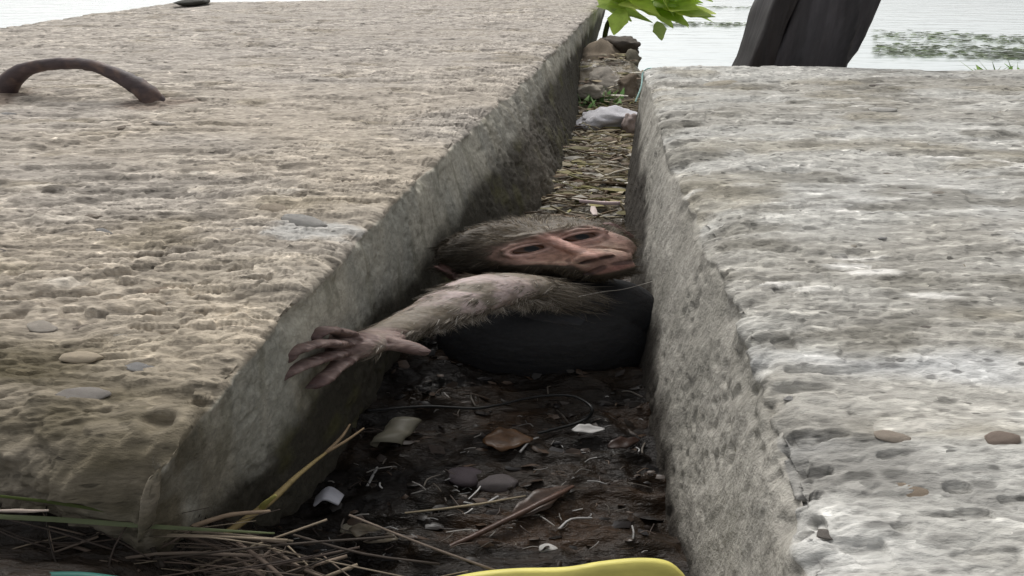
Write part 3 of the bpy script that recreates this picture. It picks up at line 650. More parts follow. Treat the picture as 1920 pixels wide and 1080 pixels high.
monkey = obj('young_monkey', mesh_np('monkey', widen(bv), bf, M_SKIN, np.clip(col, .004, .7)), None, 'small wet monkey wedged in the gap, one arm stretched along the left block', 'monkey')
for (ex, ey, ez), look in zip(EYES, ((.12, .02), (.05, .02))):
    v, f = np_sphere((0, 0, 0), (EYER,) * 3, 30); dl = v / EYER
    g = np.array((look[0], look[1], 1)); g /= np.linalg.norm(g); an = np.arccos(np.clip(dl @ g, -1, 1))
    ec = lerp(np.broadcast_to(c((.055, .030, .022)), v.shape), c((.050, .022, .012)), sst(1.0, .88, an)); ec = lerp(ec, c((.004, .003, .003)), sst(.42, .34, an))
    e = MB(); e.add(widen(from_head(v + np.array((ex, ey, ez)))), f, 0); me = e.mesh('eye', M_EYE); me.attributes.remove(me.attributes['Col']); set_col(me, ec)
    obj('eye', me, monkey)
# nails
for fg in FINGERS + [THUMB]:
    p1, r1 = fg[-1]; p0 = fg[-2][0]; d = p1 - p0; d /= np.linalg.norm(d); upv = VB * .6 + VUP * .8; upv = upv - d * upv.dot(d); upv /= np.linalg.norm(upv); sd = np.cross(d, upv)
    vv, ff = np_sphere((0, 0, 0), (1, 1, 1), 8); w_ = p1 + d * .0008 + upv * r1 * .72 + vv[:, :1] * sd * r1 * .6 + vv[:, 1:2] * d * .0022 + vv[:, 2:] * upv * .0006
    e = MB(); e.add(widen(w_), ff, c((.10, .07, .065))); obj('nail', e.mesh('nail', M_PEB), monkey)

# fur: tapered strands
def strands(idx, dirs, length, width, colr, bend, seed):
    n = len(idx); g = np.random.default_rng(seed); root = bv[idx]; nn_ = bn[idx]
    d = dirs / (np.linalg.norm(dirs, axis=1, keepdims=True) + 1e-9)
    p0 = root - nn_ * .0006; p1 = p0 + d * (length * .5)[:, None] + nn_ * (length * .08)[:, None]; p2 = p0 + d * length[:, None] + bend * length[:, None]
    view = np.array((0, 0, CAM_H)) - root; side = np.cross(d, view); side /= np.linalg.norm(side, axis=1, keepdims=True) + 1e-9
    side = side + g.normal(0, .5, side.shape); side /= np.linalg.norm(side, axis=1, keepdims=True)
    w0 = side * width[:, None]; w1 = w0 * .75
    V = np.stack([p0 - w0, p0 + w0, p1 + w1, p1 - w1, p2 + w0 * .12, p2 - w0 * .12], 1).reshape(-1, 3)
    b0 = np.arange(n) * 6
    F = np.concatenate([np.stack([b0, b0 + 1, b0 + 2, b0 + 3], 1), np.stack([b0 + 3, b0 + 2, b0 + 4, b0 + 5], 1)])
    CC = np.repeat(colr, 6, 0); return V, F, CC
g = np.random.default_rng(5)
fa = np.abs(np.einsum('ij,ij->i', np.cross(bv[bf[:, 2]] - bv[bf[:, 0]], bv[bf[:, 3]] - bv[bf[:, 1]]), np.ones((len(bf), 3)) * 0 + 1)) * 0 + 1
VS, FS, CS = [], [], []; off = 0
def emit(r):
    global off
    V, F, K = r; VS.append(V); FS.append(F + off); CS.append(K); off += len(V)
# head
furw = np.where(onhead, (1 - face) * sst(-.075, -.05, zf), 0); furw = np.where(onhead, np.clip(furw + .10 * (np.abs(yv) < .03) * (np.minimum(np.hypot((x + .011) / .0095, yv / .006), np.hypot((x - .0104) / .0095, yv / .006)) > 1.05) * sst(.012, .006, zf) + .8 * sst(.1, .6, face) * sst(.98, .7, face), 0, 1), 0)
idx = g.choice(len(bv), 21000, p=furw / furw.sum())
hl = H[idx]; flow = np.stack([hl[:, 0] * 1.1 + .25 * np.sign(hl[:, 0]) * .02, (hl[:, 1] - .0) * 1.0 + .004, np.full(len(idx), -.030)], 1)
low = hl[:, 1] < -.012; flow[low] = np.stack([hl[low, 0] * 1.6, -.012 + 0 * hl[low, 0], np.full(low.sum(), -.012)], 1)
dirs = from_head(flow) - HO; dirs = dirs - bn[idx] * np.einsum('ij,ij->i', dirs, bn[idx])[:, None]; dirs = dirs / (np.linalg.norm(dirs, axis=1, keepdims=True) + 1e-9) + bn[idx] * .20
clump = np.stack([fbm(bv[idx] / .005, 2, 501 + k) for k in range(3)], 1); dirs = dirs + clump * .8
ln = g.uniform(.003, .0078, len(idx)) * (.45 + .55 * sst(.0, .02, np.hypot(hl[:, 0], hl[:, 1]))) * np.where(face[idx] > .5, .32, 1)
tone = g.choice([0, 1, 2, 3], len(idx), p=[.4, .3, .2, .1]); pal = c([(.055, .042, .028), (.095, .075, .050), (.14, .112, .078), (.21, .175, .13)]); dark = (1 + 1.1 * np.exp(-((hl[:, 0] - .002) / .015) ** 2 - ((hl[:, 1] - .014) / .009) ** 2))[:, None] * np.clip(1 - .6 * sst(-.012, -.030, hl[:, 0]) - .5 * jaw[idx], .25, 1)[:, None]  # strands on the left side carry painted shade
emit(strands(idx, dirs, ln, g.uniform(.00008, .00017, len(idx)), dark * pal[tone] * g.uniform(.7, 1.2, (len(idx), 1)), clump * .2, 6))
# arm: short wet fur lying along the arm towards the wrist
aw = np.where(isarm, sst(.8, 1.6, ap) * (1 - .85 * np.clip(pk * 1.2, 0, 1)), 0) + np.where(ishand, sst(.0065, .0095, hd) * .5, 0)
idx = g.choice(len(bv), 15000, p=aw / aw.sum()); A0 = np.array([q for q, r in ARM]); tang = np.gradient(A0, axis=0); k0 = np.clip(ap[idx].astype(int), 0, len(ARM) - 2)
dirs = tang[k0] / np.linalg.norm(tang[k0], axis=1, keepdims=True); dirs = dirs + np.array((0, 0, -.45)); clump = np.stack([fbm(bv[idx] / .004, 2, 511 + k) for k in range(3)], 1)
dirs = dirs + clump * .5 + bn[idx] * .05
tone = g.choice([0, 1, 2, 3], len(idx), p=[.2, .35, .3, .15]); pal2 = c([(.075, .060, .042), (.16, .132, .10), (.255, .22, .178), (.43, .39, .34)])
emit(strands(idx, dirs, g.uniform(.0035, .0085, len(idx)), g.uniform(.00009, .00019, len(idx)), pal2[np.clip(tone + np.where(fbm(bv[idx] / .0045, 2, 520) > .12, -1, 0), 0, 3)] * g.uniform(.75, 1.15, (len(idx), 1)), clump * .2, 7))
# wet locks hanging from the underside of the arm, tips drawn together
under = np.where(isarm & (bn[:, 2] < -.35) & (ap > 1.2) & (ap < 6.8), 1.0, 0); 
lk = g.choice(len(bv), 190, p=under / under.sum())
for q in lk:
    nb = np.where(under * (np.linalg.norm(bv - bv[q], axis=1) < .0020) > 0)[0]; ii = g.choice(nb, 26); L_ = g.uniform(.002, .008) * (.5 + .9 * g.random()); tip = bv[q] + np.array((g.normal(0, .002), g.normal(0, .002) - .002, -L_))
    dd = tip - bv[ii] + g.normal(0, .0012, (26, 3)); ll = np.linalg.norm(dd, axis=1) * g.uniform(.6, 1.15, 26)
    emit(strands(ii, dd, ll, np.full(26, .00008), pal2[g.choice([1, 2, 3], 26)] * 1.05, np.zeros((26, 3)), int(q)))
# fringe of longer hair at the shoulder and whiskers of fur across the chest
sh = np.where(isarm & (ap < 2.4) & (ap > .6), 1.0, 0); idx = g.choice(len(bv), 900, p=sh / sh.sum()); dirs = np.tile(np.array((.9, -.3, -.5)), (900, 1)) + g.normal(0, .25, (900, 3))
emit(strands(idx, dirs, g.uniform(.006, .014, 900), np.full(900, .00014), pal2[g.choice([0, 1, 2], 900)] * .8, g.normal(0, .1, (900, 3)), 8))
fv = widen(np.concatenate(VS)); obj('fur', mesh_np('fur', fv, np.concatenate(FS), M_FUR, np.concatenate(CS)), monkey, kind='stuff')
th = MB(); th.add(*tube(catmull([T(1085, 556, .53), T(1130, 547, .55), T(1170, 542, .565), T(1222, 528, .575)], 8), .00025, 5, SX * .6), c((.45, .42, .38))); obj('stray_hair', th.mesh('stray_hair', M_FUR), monkey)

# ------------------------------------------------------------------ iron loop set in the left block
def along(nodes, n=8): a = catmull([list(p) + [r] for p, r in nodes], n); return a[:, :3], a[:, 3]
b0 = U(8, 178, 0); b1 = U(287, 190, 0)
def loop_pt(px, py, k):   # the hoop stands in the plane through its two feet
    d = ray(px, py); y = b0[1] + (b1[1] - b0[1]) * k - .0; t = y / d[1]; return np.array((0, 0, CAM_H)) + d * t
nodes = [(b0 + c((-.004, 0, -.012)), .0125), (loop_pt(12, 165, 0), .0125), (loop_pt(30, 142, .05), .0108), (loop_pt(62, 126, .15), .0085), (loop_pt(120, 119, .35), .0075), (loop_pt(175, 124, .55), .0078),
         (loop_pt(222, 142, .75), .0092), (loop_pt(255, 160, .9), .0112), (loop_pt(276, 176, 1), .0128), (b1 + c((.002, 0, -.004)), .0135), (b1 + c((.006, 0, -.016)), .0125)]
P, R = along(nodes); v, f = tube(P, R, 22, 1.25); v = v + fbm(v / .01, 3, 601)[:, None] * .0012
e = MB(); e.add(v, f, 0); me = e.mesh('loop', M_IRON); me.attributes.remove(me.attributes['Col'])
ic = lerp(np.broadcast_to(c((.060, .042, .042)), v.shape), c((.115, .075, .06)), sst(-.2, .4, fbm(v / .012, 3, 602))); set_col(me, ic)
obj('iron_loop', me, None, 'rusted dark iron lifting loop set in the tan block', 'iron loop')

# ------------------------------------------------------------------ dark leaning post behind the right block
POST_Y = 1.30
def at_y(px, py, y): d = ray(px, py); return np.array((0, 0, CAM_H)) + d * (y / d[1])
zl = []
post = bpy.data.objects.new('wooden_post', None); C.objects.link(post); post['label'] = 'dark square post leaning behind the pale block'; post['category'] = 'post'
pb = at_y(1505, 125, POST_Y); pt_ = at_y(1548, 0, POST_Y); ax = pt_ - pb; post.location = pb
def post_piece(name, x0, x1, y0, y1, col, seed, grooves=6):
    nz, nx = 60, 20; zz = np.linspace(-4.2, 2.2, nz); V = []; F = []; ring = []
    prof = [(x0 + (x1 - x0) * k / nx, y0) for k in range(nx)] + [(x1, y0 + (y1 - y0) * k / 6) for k in range(6)] + [(x1 - (x1 - x0) * k / nx, y1) for k in range(nx)] + [(x0, y1 - (y1 - y0) * k / 6) for k in range(6)]
    n = len(prof)
    for s in zz:
        bend = .006 * math.sin(s * 1.3) - .012 * max(0, .9 - s) ** 2 * .35
        for (a, b_) in prof: V.append((ax[0] * s + a + bend, b_ + ax[1] * s, ax[2] * s))
    V = np.array(V); nse = fbm(np.c_[V[:, 0] / .02, V[:, 1] / .02, V[:, 2] / .2], 4, seed); V[:, 1] += nse * .020; V[:, 0] += fbm(V / .08, 2, seed + 1) * .008
    for i in range(nz - 1):
        for k in range(n): k2 = (k + 1) % n; F.append((i * n + k, i * n + k2, (i + 1) * n + k2, (i + 1) * n + k))
    F.append(tuple(range(n))[::-1]); F.append(tuple((nz - 1) * n + k for k in range(n)))
    e = MB(); e.add(V, F, 0); me = e.mesh(name, M_WOOD, True); me.attributes.remove(me.attributes['Col']); set_col(me, np.broadcast_to(c(col), V.shape) * (1 + .9 * nse[:, None])); return obj(name, me, post)
hw = (at_y(1592, 125, POST_Y)[0] - at_y(1403, 125, POST_Y)[0]) / 2
post_piece('beam', -hw + .045, hw, 0, .09, (.048, .044, .048), 701)
post_piece('side_plank', -hw, -hw + .040, -.012, .10, (.020, .016, .016), 705)

# ------------------------------------------------------------------ stones at the far end of the gap, and other far things
def rock_mesh(name, seed, col, sub=4, cut=.35):
    me = pebble_mesh(name, seed, sub); co = np.array([w.co for w in me.vertices]); co = co / np.linalg.norm(co, axis=1, keepdims=True)
    gg = np.random.default_rng(seed); pl = gg.normal(0, 1, (9, 3)); pl /= np.linalg.norm(pl, axis=1, keepdims=True); dl_ = gg.uniform(.45, .85, 9)
    kk = np.min(np.where(co @ pl.T > .05, dl_ / np.maximum(co @ pl.T, .05), 9), axis=1); co = co * np.minimum(kk, 1.15)[:, None]
    co = co * (1 + .25 * fbm(co * 2.5, 3, seed + 3) + .10 * fbm(co * 8, 3, seed + 4))[:, None]
    me.vertices.foreach_set('co', co.ravel()); cc_ = np.asarray(col) * (1 + .35 * fbm(co * 4, 3, seed + 5))[:, None]; set_col(me, np.clip(cc_, .01, .8)); me.materials.append(M_ROCK); return me
for i, (px, py, t, sx, sy, sz, col, lab) in enumerate([
        (1165, 88, 1.72, .075, .06, .034, (.10, .085, .07), 'dark topped stone highest in the pile closing the gap'),
        (1132, 118, 1.66, .080, .06, .040, (.24, .195, .145), 'tan stone under the dark topped stone in the pile'),
        (1178, 128, 1.64, .040, .05, .034, (.15, .135, .10), 'narrow mossy brown stone at the right of the pile'),
        (1120, 152, 1.56, .060, .05, .026, (.30, .27, .23), 'pale stone low in the pile by the left block'),
        (1172, 160, 1.55, .048, .05, .028, (.17, .135, .10), 'brown stone low in the pile beside the pale block'),
        (1105, 176, 1.50, .050, .04, .016, (.30, .27, .22), 'flat stone at the foot of the pile beside green weed'),
        (1130, 228, 1.36, .090, .060, .026, (.52, .51, .53), 'flat whitish stone lying across the bright gap floor'),
        (1182, 232, 1.30, .022, .035, .030, (.33, .27, .25), 'small pinkish stone against the pale block, by the whitish stone'),
        (1108, 346, 1.02, .050, .030, .012, (.115, .075, .05), 'dark brown flat stone on straw behind the monkey')]):
    o = obj('stone', rock_mesh('stone', 40 + i, col, 4), None, lab, 'stone'); p = T(px, py, t); o.location = p; o.scale = (sx, sy, sz); o.rotation_euler = (0, random.uniform(-.1, .1), random.uniform(-.3, .3))
    if i < 6: o.scale = (sx, sy, sz * 1.15)
p = U(357, 3, .012); o = obj('stone', rock_mesh('stone', 77, (.06, .058, .05), 3), None, 'dark stone lying on the far edge of the tan block', 'stone'); o.location = p; o.scale = (.055, .05, .014)

def leaf_v(base, tip, width, droop, nrm=(0, 0, 1), n=8, curl=.15):
    base = np.array(base, float); tip = np.array(tip, float); ax_ = tip - base; Ln = np.linalg.norm(ax_); d = ax_ / Ln; nrm = np.array(nrm, float); s = np.cross(d, nrm); s /= np.linalg.norm(s); up = np.cross(s, d)
    V = []; F = []
    for i in range(n + 1):
        t = i / n; w = width * (max(0., math.sin(math.pi * min(.985, t * .95 + .02) ** .85)) ** 1.15 + .02) * (1 + .12 * math.sin(t * 17 + width * 900)); ctr = base + ax_ * t - np.array((0, 0, 1)) * droop * t * t
        for k in (-1, -.5, 0, .5, 1): V.append(ctr + s * w * k + up * (abs(k) * w * curl + .02 * w * math.sin(t * 9 + k * 2)))
    for i in range(n):
        for k in range(4): a = i * 5 + k; F.append((a, a + 1, a + 6, a + 5))
    return np.array(V), F
def solid(o, th):
    m_ = o.modifiers.new('thickness', 'SOLIDIFY'); m_.thickness = th; return o
br = bpy.data.objects.new('leafy_shrub', None); C.objects.link(br); br['label'] = 'bright yellow green leafy shrub growing past the end of the tan block'; br['category'] = 'shrub'
root = T(1135, 62, 1.95); br.location = root
e = MB(); 
stem = [root + c((0, 0, -.25)), root, T(1160, 20, 1.95), T(1190, -30, 1.95), T(1200, -90, 1.97)]
e.add(*tube(catmull(stem, 5) - root, .006, 8, 1.4), c((.10, .12, .04))); obj('stem', e.mesh('stem', M_LEAF), br)
g_ = random.Random(9)
for i in range(58):
    bx, by = g_.uniform(1118, 1250), g_.uniform(-50, 18)
    if i > 50: bx, by = g_.uniform(1215, 1270), g_.uniform(6, 22)
    ang = g_.gauss(.25, .6); ln_ = g_.uniform(65, 115); tx, ty = bx + ln_ * math.cos(ang), by + ln_ * .42 * math.sin(ang) + 4; t = g_.uniform(1.80, 2.0)
    e = MB(); v, f = leaf_v(T(bx, by, t) - root, T(tx, ty, t - g_.uniform(-.02, .05)) - root, g_.uniform(.028, .050), g_.uniform(0, .02), VB * g_.uniform(.8, 1.4) + VUP + VR * g_.gauss(0, .3), 8, g_.uniform(.05, .3))
    e.add(v, f, np.array(g_.choice([(.60, .74, .16), (.50, .66, .13), (.70, .80, .24), (.38, .52, .11)])) * g_.uniform(.8, 1.1)); obj('leaf', e.mesh('leaf', M_LEAF), br)
e = MB(); v, f = leaf_v(T(1232, 40, 1.88) - root, T(1241, 76, 1.87) - root, .020, .0, VB); e.add(v, f, (.30, .38, .12)); obj('leaf', e.mesh('leaf', M_LEAF), br)

def blades(name, n, area, hgt, cols, mat, seed, label=None, cat=None, kind='stuff', zfun=None, wid=.0022, lean=.5):
    g_ = random.Random(seed); e = MB()
    for i in range(n):
        x_, y_ = area(g_); z_ = zfun(x_, y_); h_ = hgt * g_.uniform(.5, 1.2); a = g_.uniform(0, 6.28); ln_ = g_.uniform(.1, lean) * h_
        p0 = c((x_, y_, z_ - .01)); p2 = p0 + c((math.cos(a) * ln_ * 1.8, math.sin(a) * ln_, h_)); p1 = (p0 + p2) / 2 + c((0, 0, h_ * .18)); s_ = c((-math.sin(a) * wid * 1.8, math.cos(a) * wid, 0)); s_[0] += wid
        e.add([p0 - s_, p0 + s_, p1 + s_ * .8, p1 - s_ * .8, p2 + s_ * .1, p2 - s_ * .1], [(0, 1, 2, 3), (3, 2, 4, 5)], np.array(g_.choice(cols)) * g_.uniform(.7, 1.2))
    return obj(name, e.mesh(name, mat), None, label, cat, None, kind)
w0 = U(1115, 192, -.15)
blades('green_weed', 60, lambda g_: (w0[0] + g_.gauss(0, .03), w0[1] + g_.gauss(0, .02)), .035, [(.12, .22, .08), (.20, .30, .14), (.10, .16, .05)], M_LEAF, 3, 'small tuft of green weed at the foot of the stones', 'weed', None, lambda x, y: gz(x, y), .003)
tz = at_y(1900, 110, 1.75)
blades('grass_tuft', 130, lambda g_: (tz[0] + .07 + g_.gauss(0, .06), 1.75 + g_.gauss(0, .04)), .085, [(.14, .24, .06), (.22, .32, .10), (.28, .36, .16)], M_LEAF, 4, 'green grass tuft behind the right end of the pale block', 'grass', None, lambda x, y: -.19, .006, .7)
# added flecks in place of grey-green reflections far out on the water
g_ = random.Random(12); e = MB()
for i in range(900):
    k = g_.random(); px = g_.uniform(1640, 1960); band = g_.choice([62, 70, 84, 92, 98]); py = band + (px - 1640) * .035 + g_.gauss(0, 3.0)
    if g_.random() < .25: px = g_.uniform(1225, 1420); py = g_.choice([44, 47, 14]) + g_.gauss(0, 1.3)
    p = U(px, py, ZW + .004); r = g_.uniform(.006, .018); a = g_.uniform(0, 3)
    n_ = 6; V = [p + c((math.cos(a + j * 6.283 / n_) * r * 2.2, math.sin(a + j * 6.283 / n_) * r * .8, g_.uniform(0, .006))) for j in range(n_)]; e.add(V, [tuple(range(n_))], np.array(g_.choice([(.22, .25, .18), (.30, .33, .26), (.18, .20, .15), (.24, .30, .16)])) * g_.uniform(.7, 1.3))
obj('reflection_flecks', e.mesh('reflection_flecks', M_LEAF), None, 'added flat flecks standing in for grey green reflections on the pale water', 'water weed', None, 'stuff')

# straw and stems on the bright floor behind the monkey (nobody could count it)
g_ = random.Random(5); e = MB()
for i in range(300):
    y_ = g_.uniform(.80, 1.55); xl, xr = float(L_bot(np.array(y_))), float(R_bot(np.array(y_))); x_ = g_.uniform(xl, xr); L_ = g_.uniform(.008, .045); a = g_.gauss(0, .7); z_ = gz(x_, y_) + g_.uniform(.001, .010)
    d = c((math.cos(a) * L_, math.sin(a) * L_ * .4, g_.gauss(0, .006))); p = c((x_, y_, z_))
    P_ = catmull([p - d, p + c((0, g_.gauss(0, .004), .003)), p + d], 2); e.add(*tube(P_, g_.uniform(.0005, .0016), 5, 1.8, False), np.array(g_.choice([(.30, .25, .16), (.38, .33, .23), (.18, .13, .08), (.48, .44, .36), (.27, .25, .11), (.10, .07, .045)])) * g_.uniform(.7, 1.15))
for i in range(420):
    y_ = g_.uniform(.80, 1.75); xl, xr = float(L_bot(np.array(y_))), float(R_bot(np.array(y_))); x_ = g_.uniform(xl - .01, xr + .01); z_ = gz(x_, y_) + g_.uniform(0, .010); r = g_.uniform(.003, .010); n_ = 6; a = g_.uniform(0, 6)
    V = [(x_ + math.cos(a + j) * r * g_.uniform(1.2, 3), y_ + math.sin(a + j) * r * g_.uniform(.3, 1), z_ + g_.uniform(-.002, .004)) for j in range(n_)] + [(x_, y_, z_ + .003)]
    e.add(V, [(j, (j + 1) % n_, n_) for j in range(n_)], np.array(g_.choice([(.30, .24, .15), (.16, .11, .07), (.38, .33, .23), (.10, .07, .045), (.22, .19, .08), (.45, .42, .36)])) * g_.uniform(.6, 1.2))
obj('dry_stems', e.mesh('dry_stems', M_STRAW), None, 'bed of dry yellowish stems and leaf bits on the gap floor behind the monkey', 'straw', None, 'stuff')
# pinkish plastic scraps behind the head
def strip(name, pts, w, th_, col, label, cat, mat=M_PLAST, up=(0, .3, 1), parent=None):
    P_ = catmull(pts, 6); e = MB(); Tn = np.gradient(P_, axis=0); V = []; F = []; upv = np.array(up, float)
    ww = np.interp(np.linspace(0, 1, len(P_)), np.linspace(0, 1, len(np.atleast_1d(w))) if np.ndim(w) else [0, 1], w if np.ndim(w) else [w, w])
    for i, q in enumerate(P_):
        s = np.cross(Tn[i], upv); s /= np.linalg.norm(s); n_ = np.cross(s, Tn[i]); n_ /= np.linalg.norm(n_)
        for a, b_ in ((-1, -1), (1, -1), (1, 1), (-1, 1)): V.append(q + s * ww[i] * a + n_ * th_ * b_)
    for i in range(len(P_) - 1):
        for k in range(4): F.append((i * 4 + k, i * 4 + (k + 1) % 4, i * 4 + 4 + (k + 1) % 4, i * 4 + 4 + k))
    F.append((3, 2, 1, 0)); m_ = (len(P_) - 1) * 4; F.append((m_, m_ + 1, m_ + 2, m_ + 3)); e.add(V, F, col)
    o = obj(name, e.mesh(name, mat, True), parent, label, cat); bv_ = o.modifiers.new('b', 'BEVEL'); bv_.width = min(th_, .0008) * .6; bv_.segments = 1; return o
strip('plastic_scrap', [T(1086, 377, .86), T(1110, 379, .86), T(1135, 381, .855), T(1163, 381, .85)], [.002, .0035, .004, .002], .0022, (.55, .42, .41), 'pinkish plastic strip lying just above the monkey head', 'plastic scrap')
strip('plastic_scrap', [T(1112, 388, .80), T(1113, 396, .78), T(1116, 404, .765)], [.003, .0045, .003], .0012, (.42, .34, .31), 'short pale upright scrap behind the crown of the head', 'plastic scrap')
strip('plastic_scrap', [T(1040, 365, .95), T(1075, 372, .93), T(1100, 378, .92)], [.004, .006, .003], .001, (.45, .40, .33), 'dull beige strip reaching from the left wall to the pink strip', 'plastic scrap')

# ------------------------------------------------------------------ litter in the near part of the gap
g_ = random.Random(21); e = MB()
for i in range(650):
    y_ = .16 + .42 * g_.random() ** 1.2; xl, xr = max(float(L_bot(np.array(y_))), -.30), float(R_bot(np.array(y_))); x_ = g_.uniform(xl + .004, xr - .004); z_ = gz(x_, y_) + g_.uniform(-.003, .002)
    r = g_.uniform(.001, .0042) * (1 if g_.random() < .9 else 1.8); a = g_.uniform(0, 6.28); n_ = g_.choice([4, 5, 6]); el = g_.uniform(.25, .9); tl = c((g_.gauss(0, .35), g_.gauss(0, .45)))
    V = []
    for j in range(n_):
        q = 6.283 * j / n_; X_ = math.cos(q) * r * g_.uniform(.7, 1.2); Y_ = math.sin(q) * r * el; xx = X_ * math.cos(a) - Y_ * math.sin(a); yy = X_ * math.sin(a) + Y_ * math.cos(a)
        V.append((x_ + xx * 2.2, y_ + yy, z_ + xx * tl[0] + yy * tl[1] + g_.uniform(0, .0012)))
    V.append((x_, y_, z_ + g_.uniform(.0005, .003))); F = [(j, (j + 1) % n_, n_) for j in range(n_)]
    e.add(V, F, np.array(g_.choice([(.018, .013, .010), (.028, .019, .014), (.042, .027, .018), (.010, .008, .008), (.055, .038, .028), (.022, .019, .017)])) * g_.uniform(.6, 1.3))
obj('leaf_litter', e.mesh('leaf_litter', M_LIT), None, 'dark wet rotting litter covering the gap floor before the monkey', 'leaf litter', None, 'stuff')
def floor_pt(px, py, dz=.004):
    z_ = ZF
    for _ in range(4): p = U(px, py, z_); z_ = gz(p[0], p[1]) + dz
    return U(px, py, z_)
def stick(name, pts, r, col, label, cat='stick', mat=M_STRAW, n=6, sides=7, sx=1.5, parent=None):
    P_ = catmull(pts, n); R_ = np.interp(np.linspace(0, 1, len(P_)), np.linspace(0, 1, len(r)) if np.ndim(r) else [0, 1], r if np.ndim(r) else [r, r])
    e = MB(); v, f = tube(P_, R_, sides, sx); v = v + fbm(v / .006, 2, 71)[:, None] * float(np.mean(R_)) * .22; e.add(v, f, col); return obj(name, e.mesh(name, mat), parent, label, cat)
# long tan twig leaning from the straw into the gap, forked at its tip
tw = bpy.data.objects.new('twig', None); C.objects.link(tw); tw['label'] = 'tan forked twig leaning against the left block wall'; tw['category'] = 'twig'
stick('stem', [T(425, 1000, .335), T(500, 945, .352), T(560, 890, .375), T(612, 848, .40)], [.0016, .0018, .0012, .0008], (.22, .165, .07), None, None, parent=tw)
stick('side_shoot', [T(612, 848, .40), T(640, 820, .412), T(656, 796, .42)], [.0010, .0008, .0005], (.20, .14, .08), None, None, parent=tw)
stick('side_shoot', [T(612, 848, .40), T(650, 826, .408), T(682, 803, .415)], [.0010, .0008, .0005], (.20, .14, .08), None, None, parent=tw)
stick('side_shoot', [T(488, 955, .350), T(500, 942, .345), T(516, 930, .342)], [.0016, .0014, .0008], (.36, .33, .10), None, None, parent=tw)
stick('twig', [T(180, 1090, .295), T(255, 1048, .305), T(335, 1000, .315), T(420, 968, .325), T(505, 958, .332)], [.0017, .0016, .0014, .0012, .0009], (.26, .19, .13), 'long curved brown twig running from the straw to the block corner', 'twig')
def blade(name, pts, w, col, label, cat='grass'): return strip(name, pts, w, .00025, col, label, cat, M_LEAF, (0, -.6, .8))
blade('green_grass', [T(-20, 968, .285), T(120, 975, .29), T(300, 988, .295), T(515, 1000, .31)], [.0010, .0012, .0010, .0004], (.30, .34, .19), 'long pale green grass blade lying across the block foot')
blade('green_grass', [T(0, 930, .28), T(120, 945, .287), T(260, 970, .295)], [.0006, .0008, .0004], (.14, .18, .05), 'thin dark green grass blade above the long pale one')
stick('dry_reed', [T(-15, 957, .275), T(40, 958, .277), T(90, 957, .28)], [.0005, .0009, .0005], (.30, .25, .21), 'short pale reed end at the left edge', 'reed')
g_ = random.Random(31); e = MB()
for i in range(150):
    px = g_.uniform(-40, 540) if g_.random() < .8 else g_.uniform(300, 800); py = g_.uniform(985, 1095) - (0 if px < 400 else -30); p = T(px, py, g_.uniform(.292, .318)); L_ = g_.uniform(.015, .06); a = g_.gauss(-.25, .9)
    d = c((math.cos(a) * L_, math.sin(a) * L_ * .35, math.sin(a) * L_ * .15)); P_ = catmull([p - d, p + c((0, g_.gauss(0, .002), g_.gauss(.001, .002))), p + d], 3)
    e.add(*tube(P_, g_.choice([.0002, .0003, .0004, .0006, .0009]), 5, 1.4, False), np.array(g_.choice([(.05, .036, .028), (.09, .066, .05), (.15, .115, .088), (.03, .022, .016), (.21, .168, .12)])) * g_.uniform(.7, 1.2))
obj('dry_straw', e.mesh('dry_straw', M_STRAW), None, 'tangle of dead brown straw at the front foot of the tan block', 'straw', None, 'stuff')
# scraps, leaves and cord on the wet floor
pa, pb_ = floor_pt(722, 834, .006), floor_pt(762, 790, .008); e = MB(); V = []; F = []
for i in range(9):
    q = pa + (pb_ - pa) * i / 8 + c((0, 0, .0015 * math.sin(i)))
    for k in range(14):
        a = -.5 + 4.6 * k / 13; rr_ = .0052 * (1 + .06 * math.sin(i * 1.7 + k)); V.append(q + c((math.cos(a) * rr_ * 2.3, -math.sin(a) * rr_ * .45, math.sin(a) * rr_)))
for i in range(8):
    for k in range(13): F.append((i * 14 + k, i * 14 + k + 1, i * 14 + k + 15, i * 14 + k + 14))
e.add(V, F, (.13, .12, .09)); solid(obj('paper_roll', e.mesh('paper_roll', M_PLAST), None, 'curled pale olive scrap standing out of the dark litter', 'paper scrap'), .0005)
def flat_leaf(px0, py0, px1, py1, w, col, label, cat='leaf', mat=M_LIT, dz=.006, name='dead_leaf'):
    e = MB(); v, f = leaf_v(floor_pt(px0, py0, dz), floor_pt(px1, py1, dz), w, .002, (0, -.25, 1), 12, .22); v = v + np.stack([0 * v[:, 0], .6 * fbm(v / .010, 2, int(px0) + 1), fbm(v / .011, 3, int(px0))], 1) * .003; e.add(v, f, col); return solid(obj(name, e.mesh(name, mat), None, label, cat), .0006)
flat_leaf(905, 826, 1000, 820, .0095, (.055, .027, .011), 'orange brown dead leaf in the middle of the dark litter')
flat_leaf(1072, 806, 1134, 801, .0048, (.34, .33, .32), 'crumpled whitish scrap on the litter near the right wall', 'scrap', M_PLAST, .008, 'plastic_scrap')
flat_leaf(1140, 835, 1200, 822, .006, (.030, .018, .014), 'dark red brown leaf by the right wall')
flat_leaf(960, 965, 1075, 905, .007, (.055, .038, .030), 'long greyish brown leaf pointing up towards the right wall')
flat_leaf(655, 990, 745, 1010, .006, (.09, .075, .055), 'small pale brown leaf at the bottom left of the gap')
strip('plastic_scrap', [floor_pt(590, 942, .006), floor_pt(612, 925, .011), floor_pt(640, 938, .007)], [.005, .008, .006], .0009, (.40, .40, .44), 'folded bluish white scrap beside the tan twig', 'plastic scrap')
cord = [floor_pt(690, 770, .008), floor_pt(800, 762, .012), floor_pt(900, 765, .012), floor_pt(1000, 745, .012), floor_pt(1070, 742, .012), floor_pt(1110, 765, .011), floor_pt(1090, 790, .008), floor_pt(1010, 812, .006)]
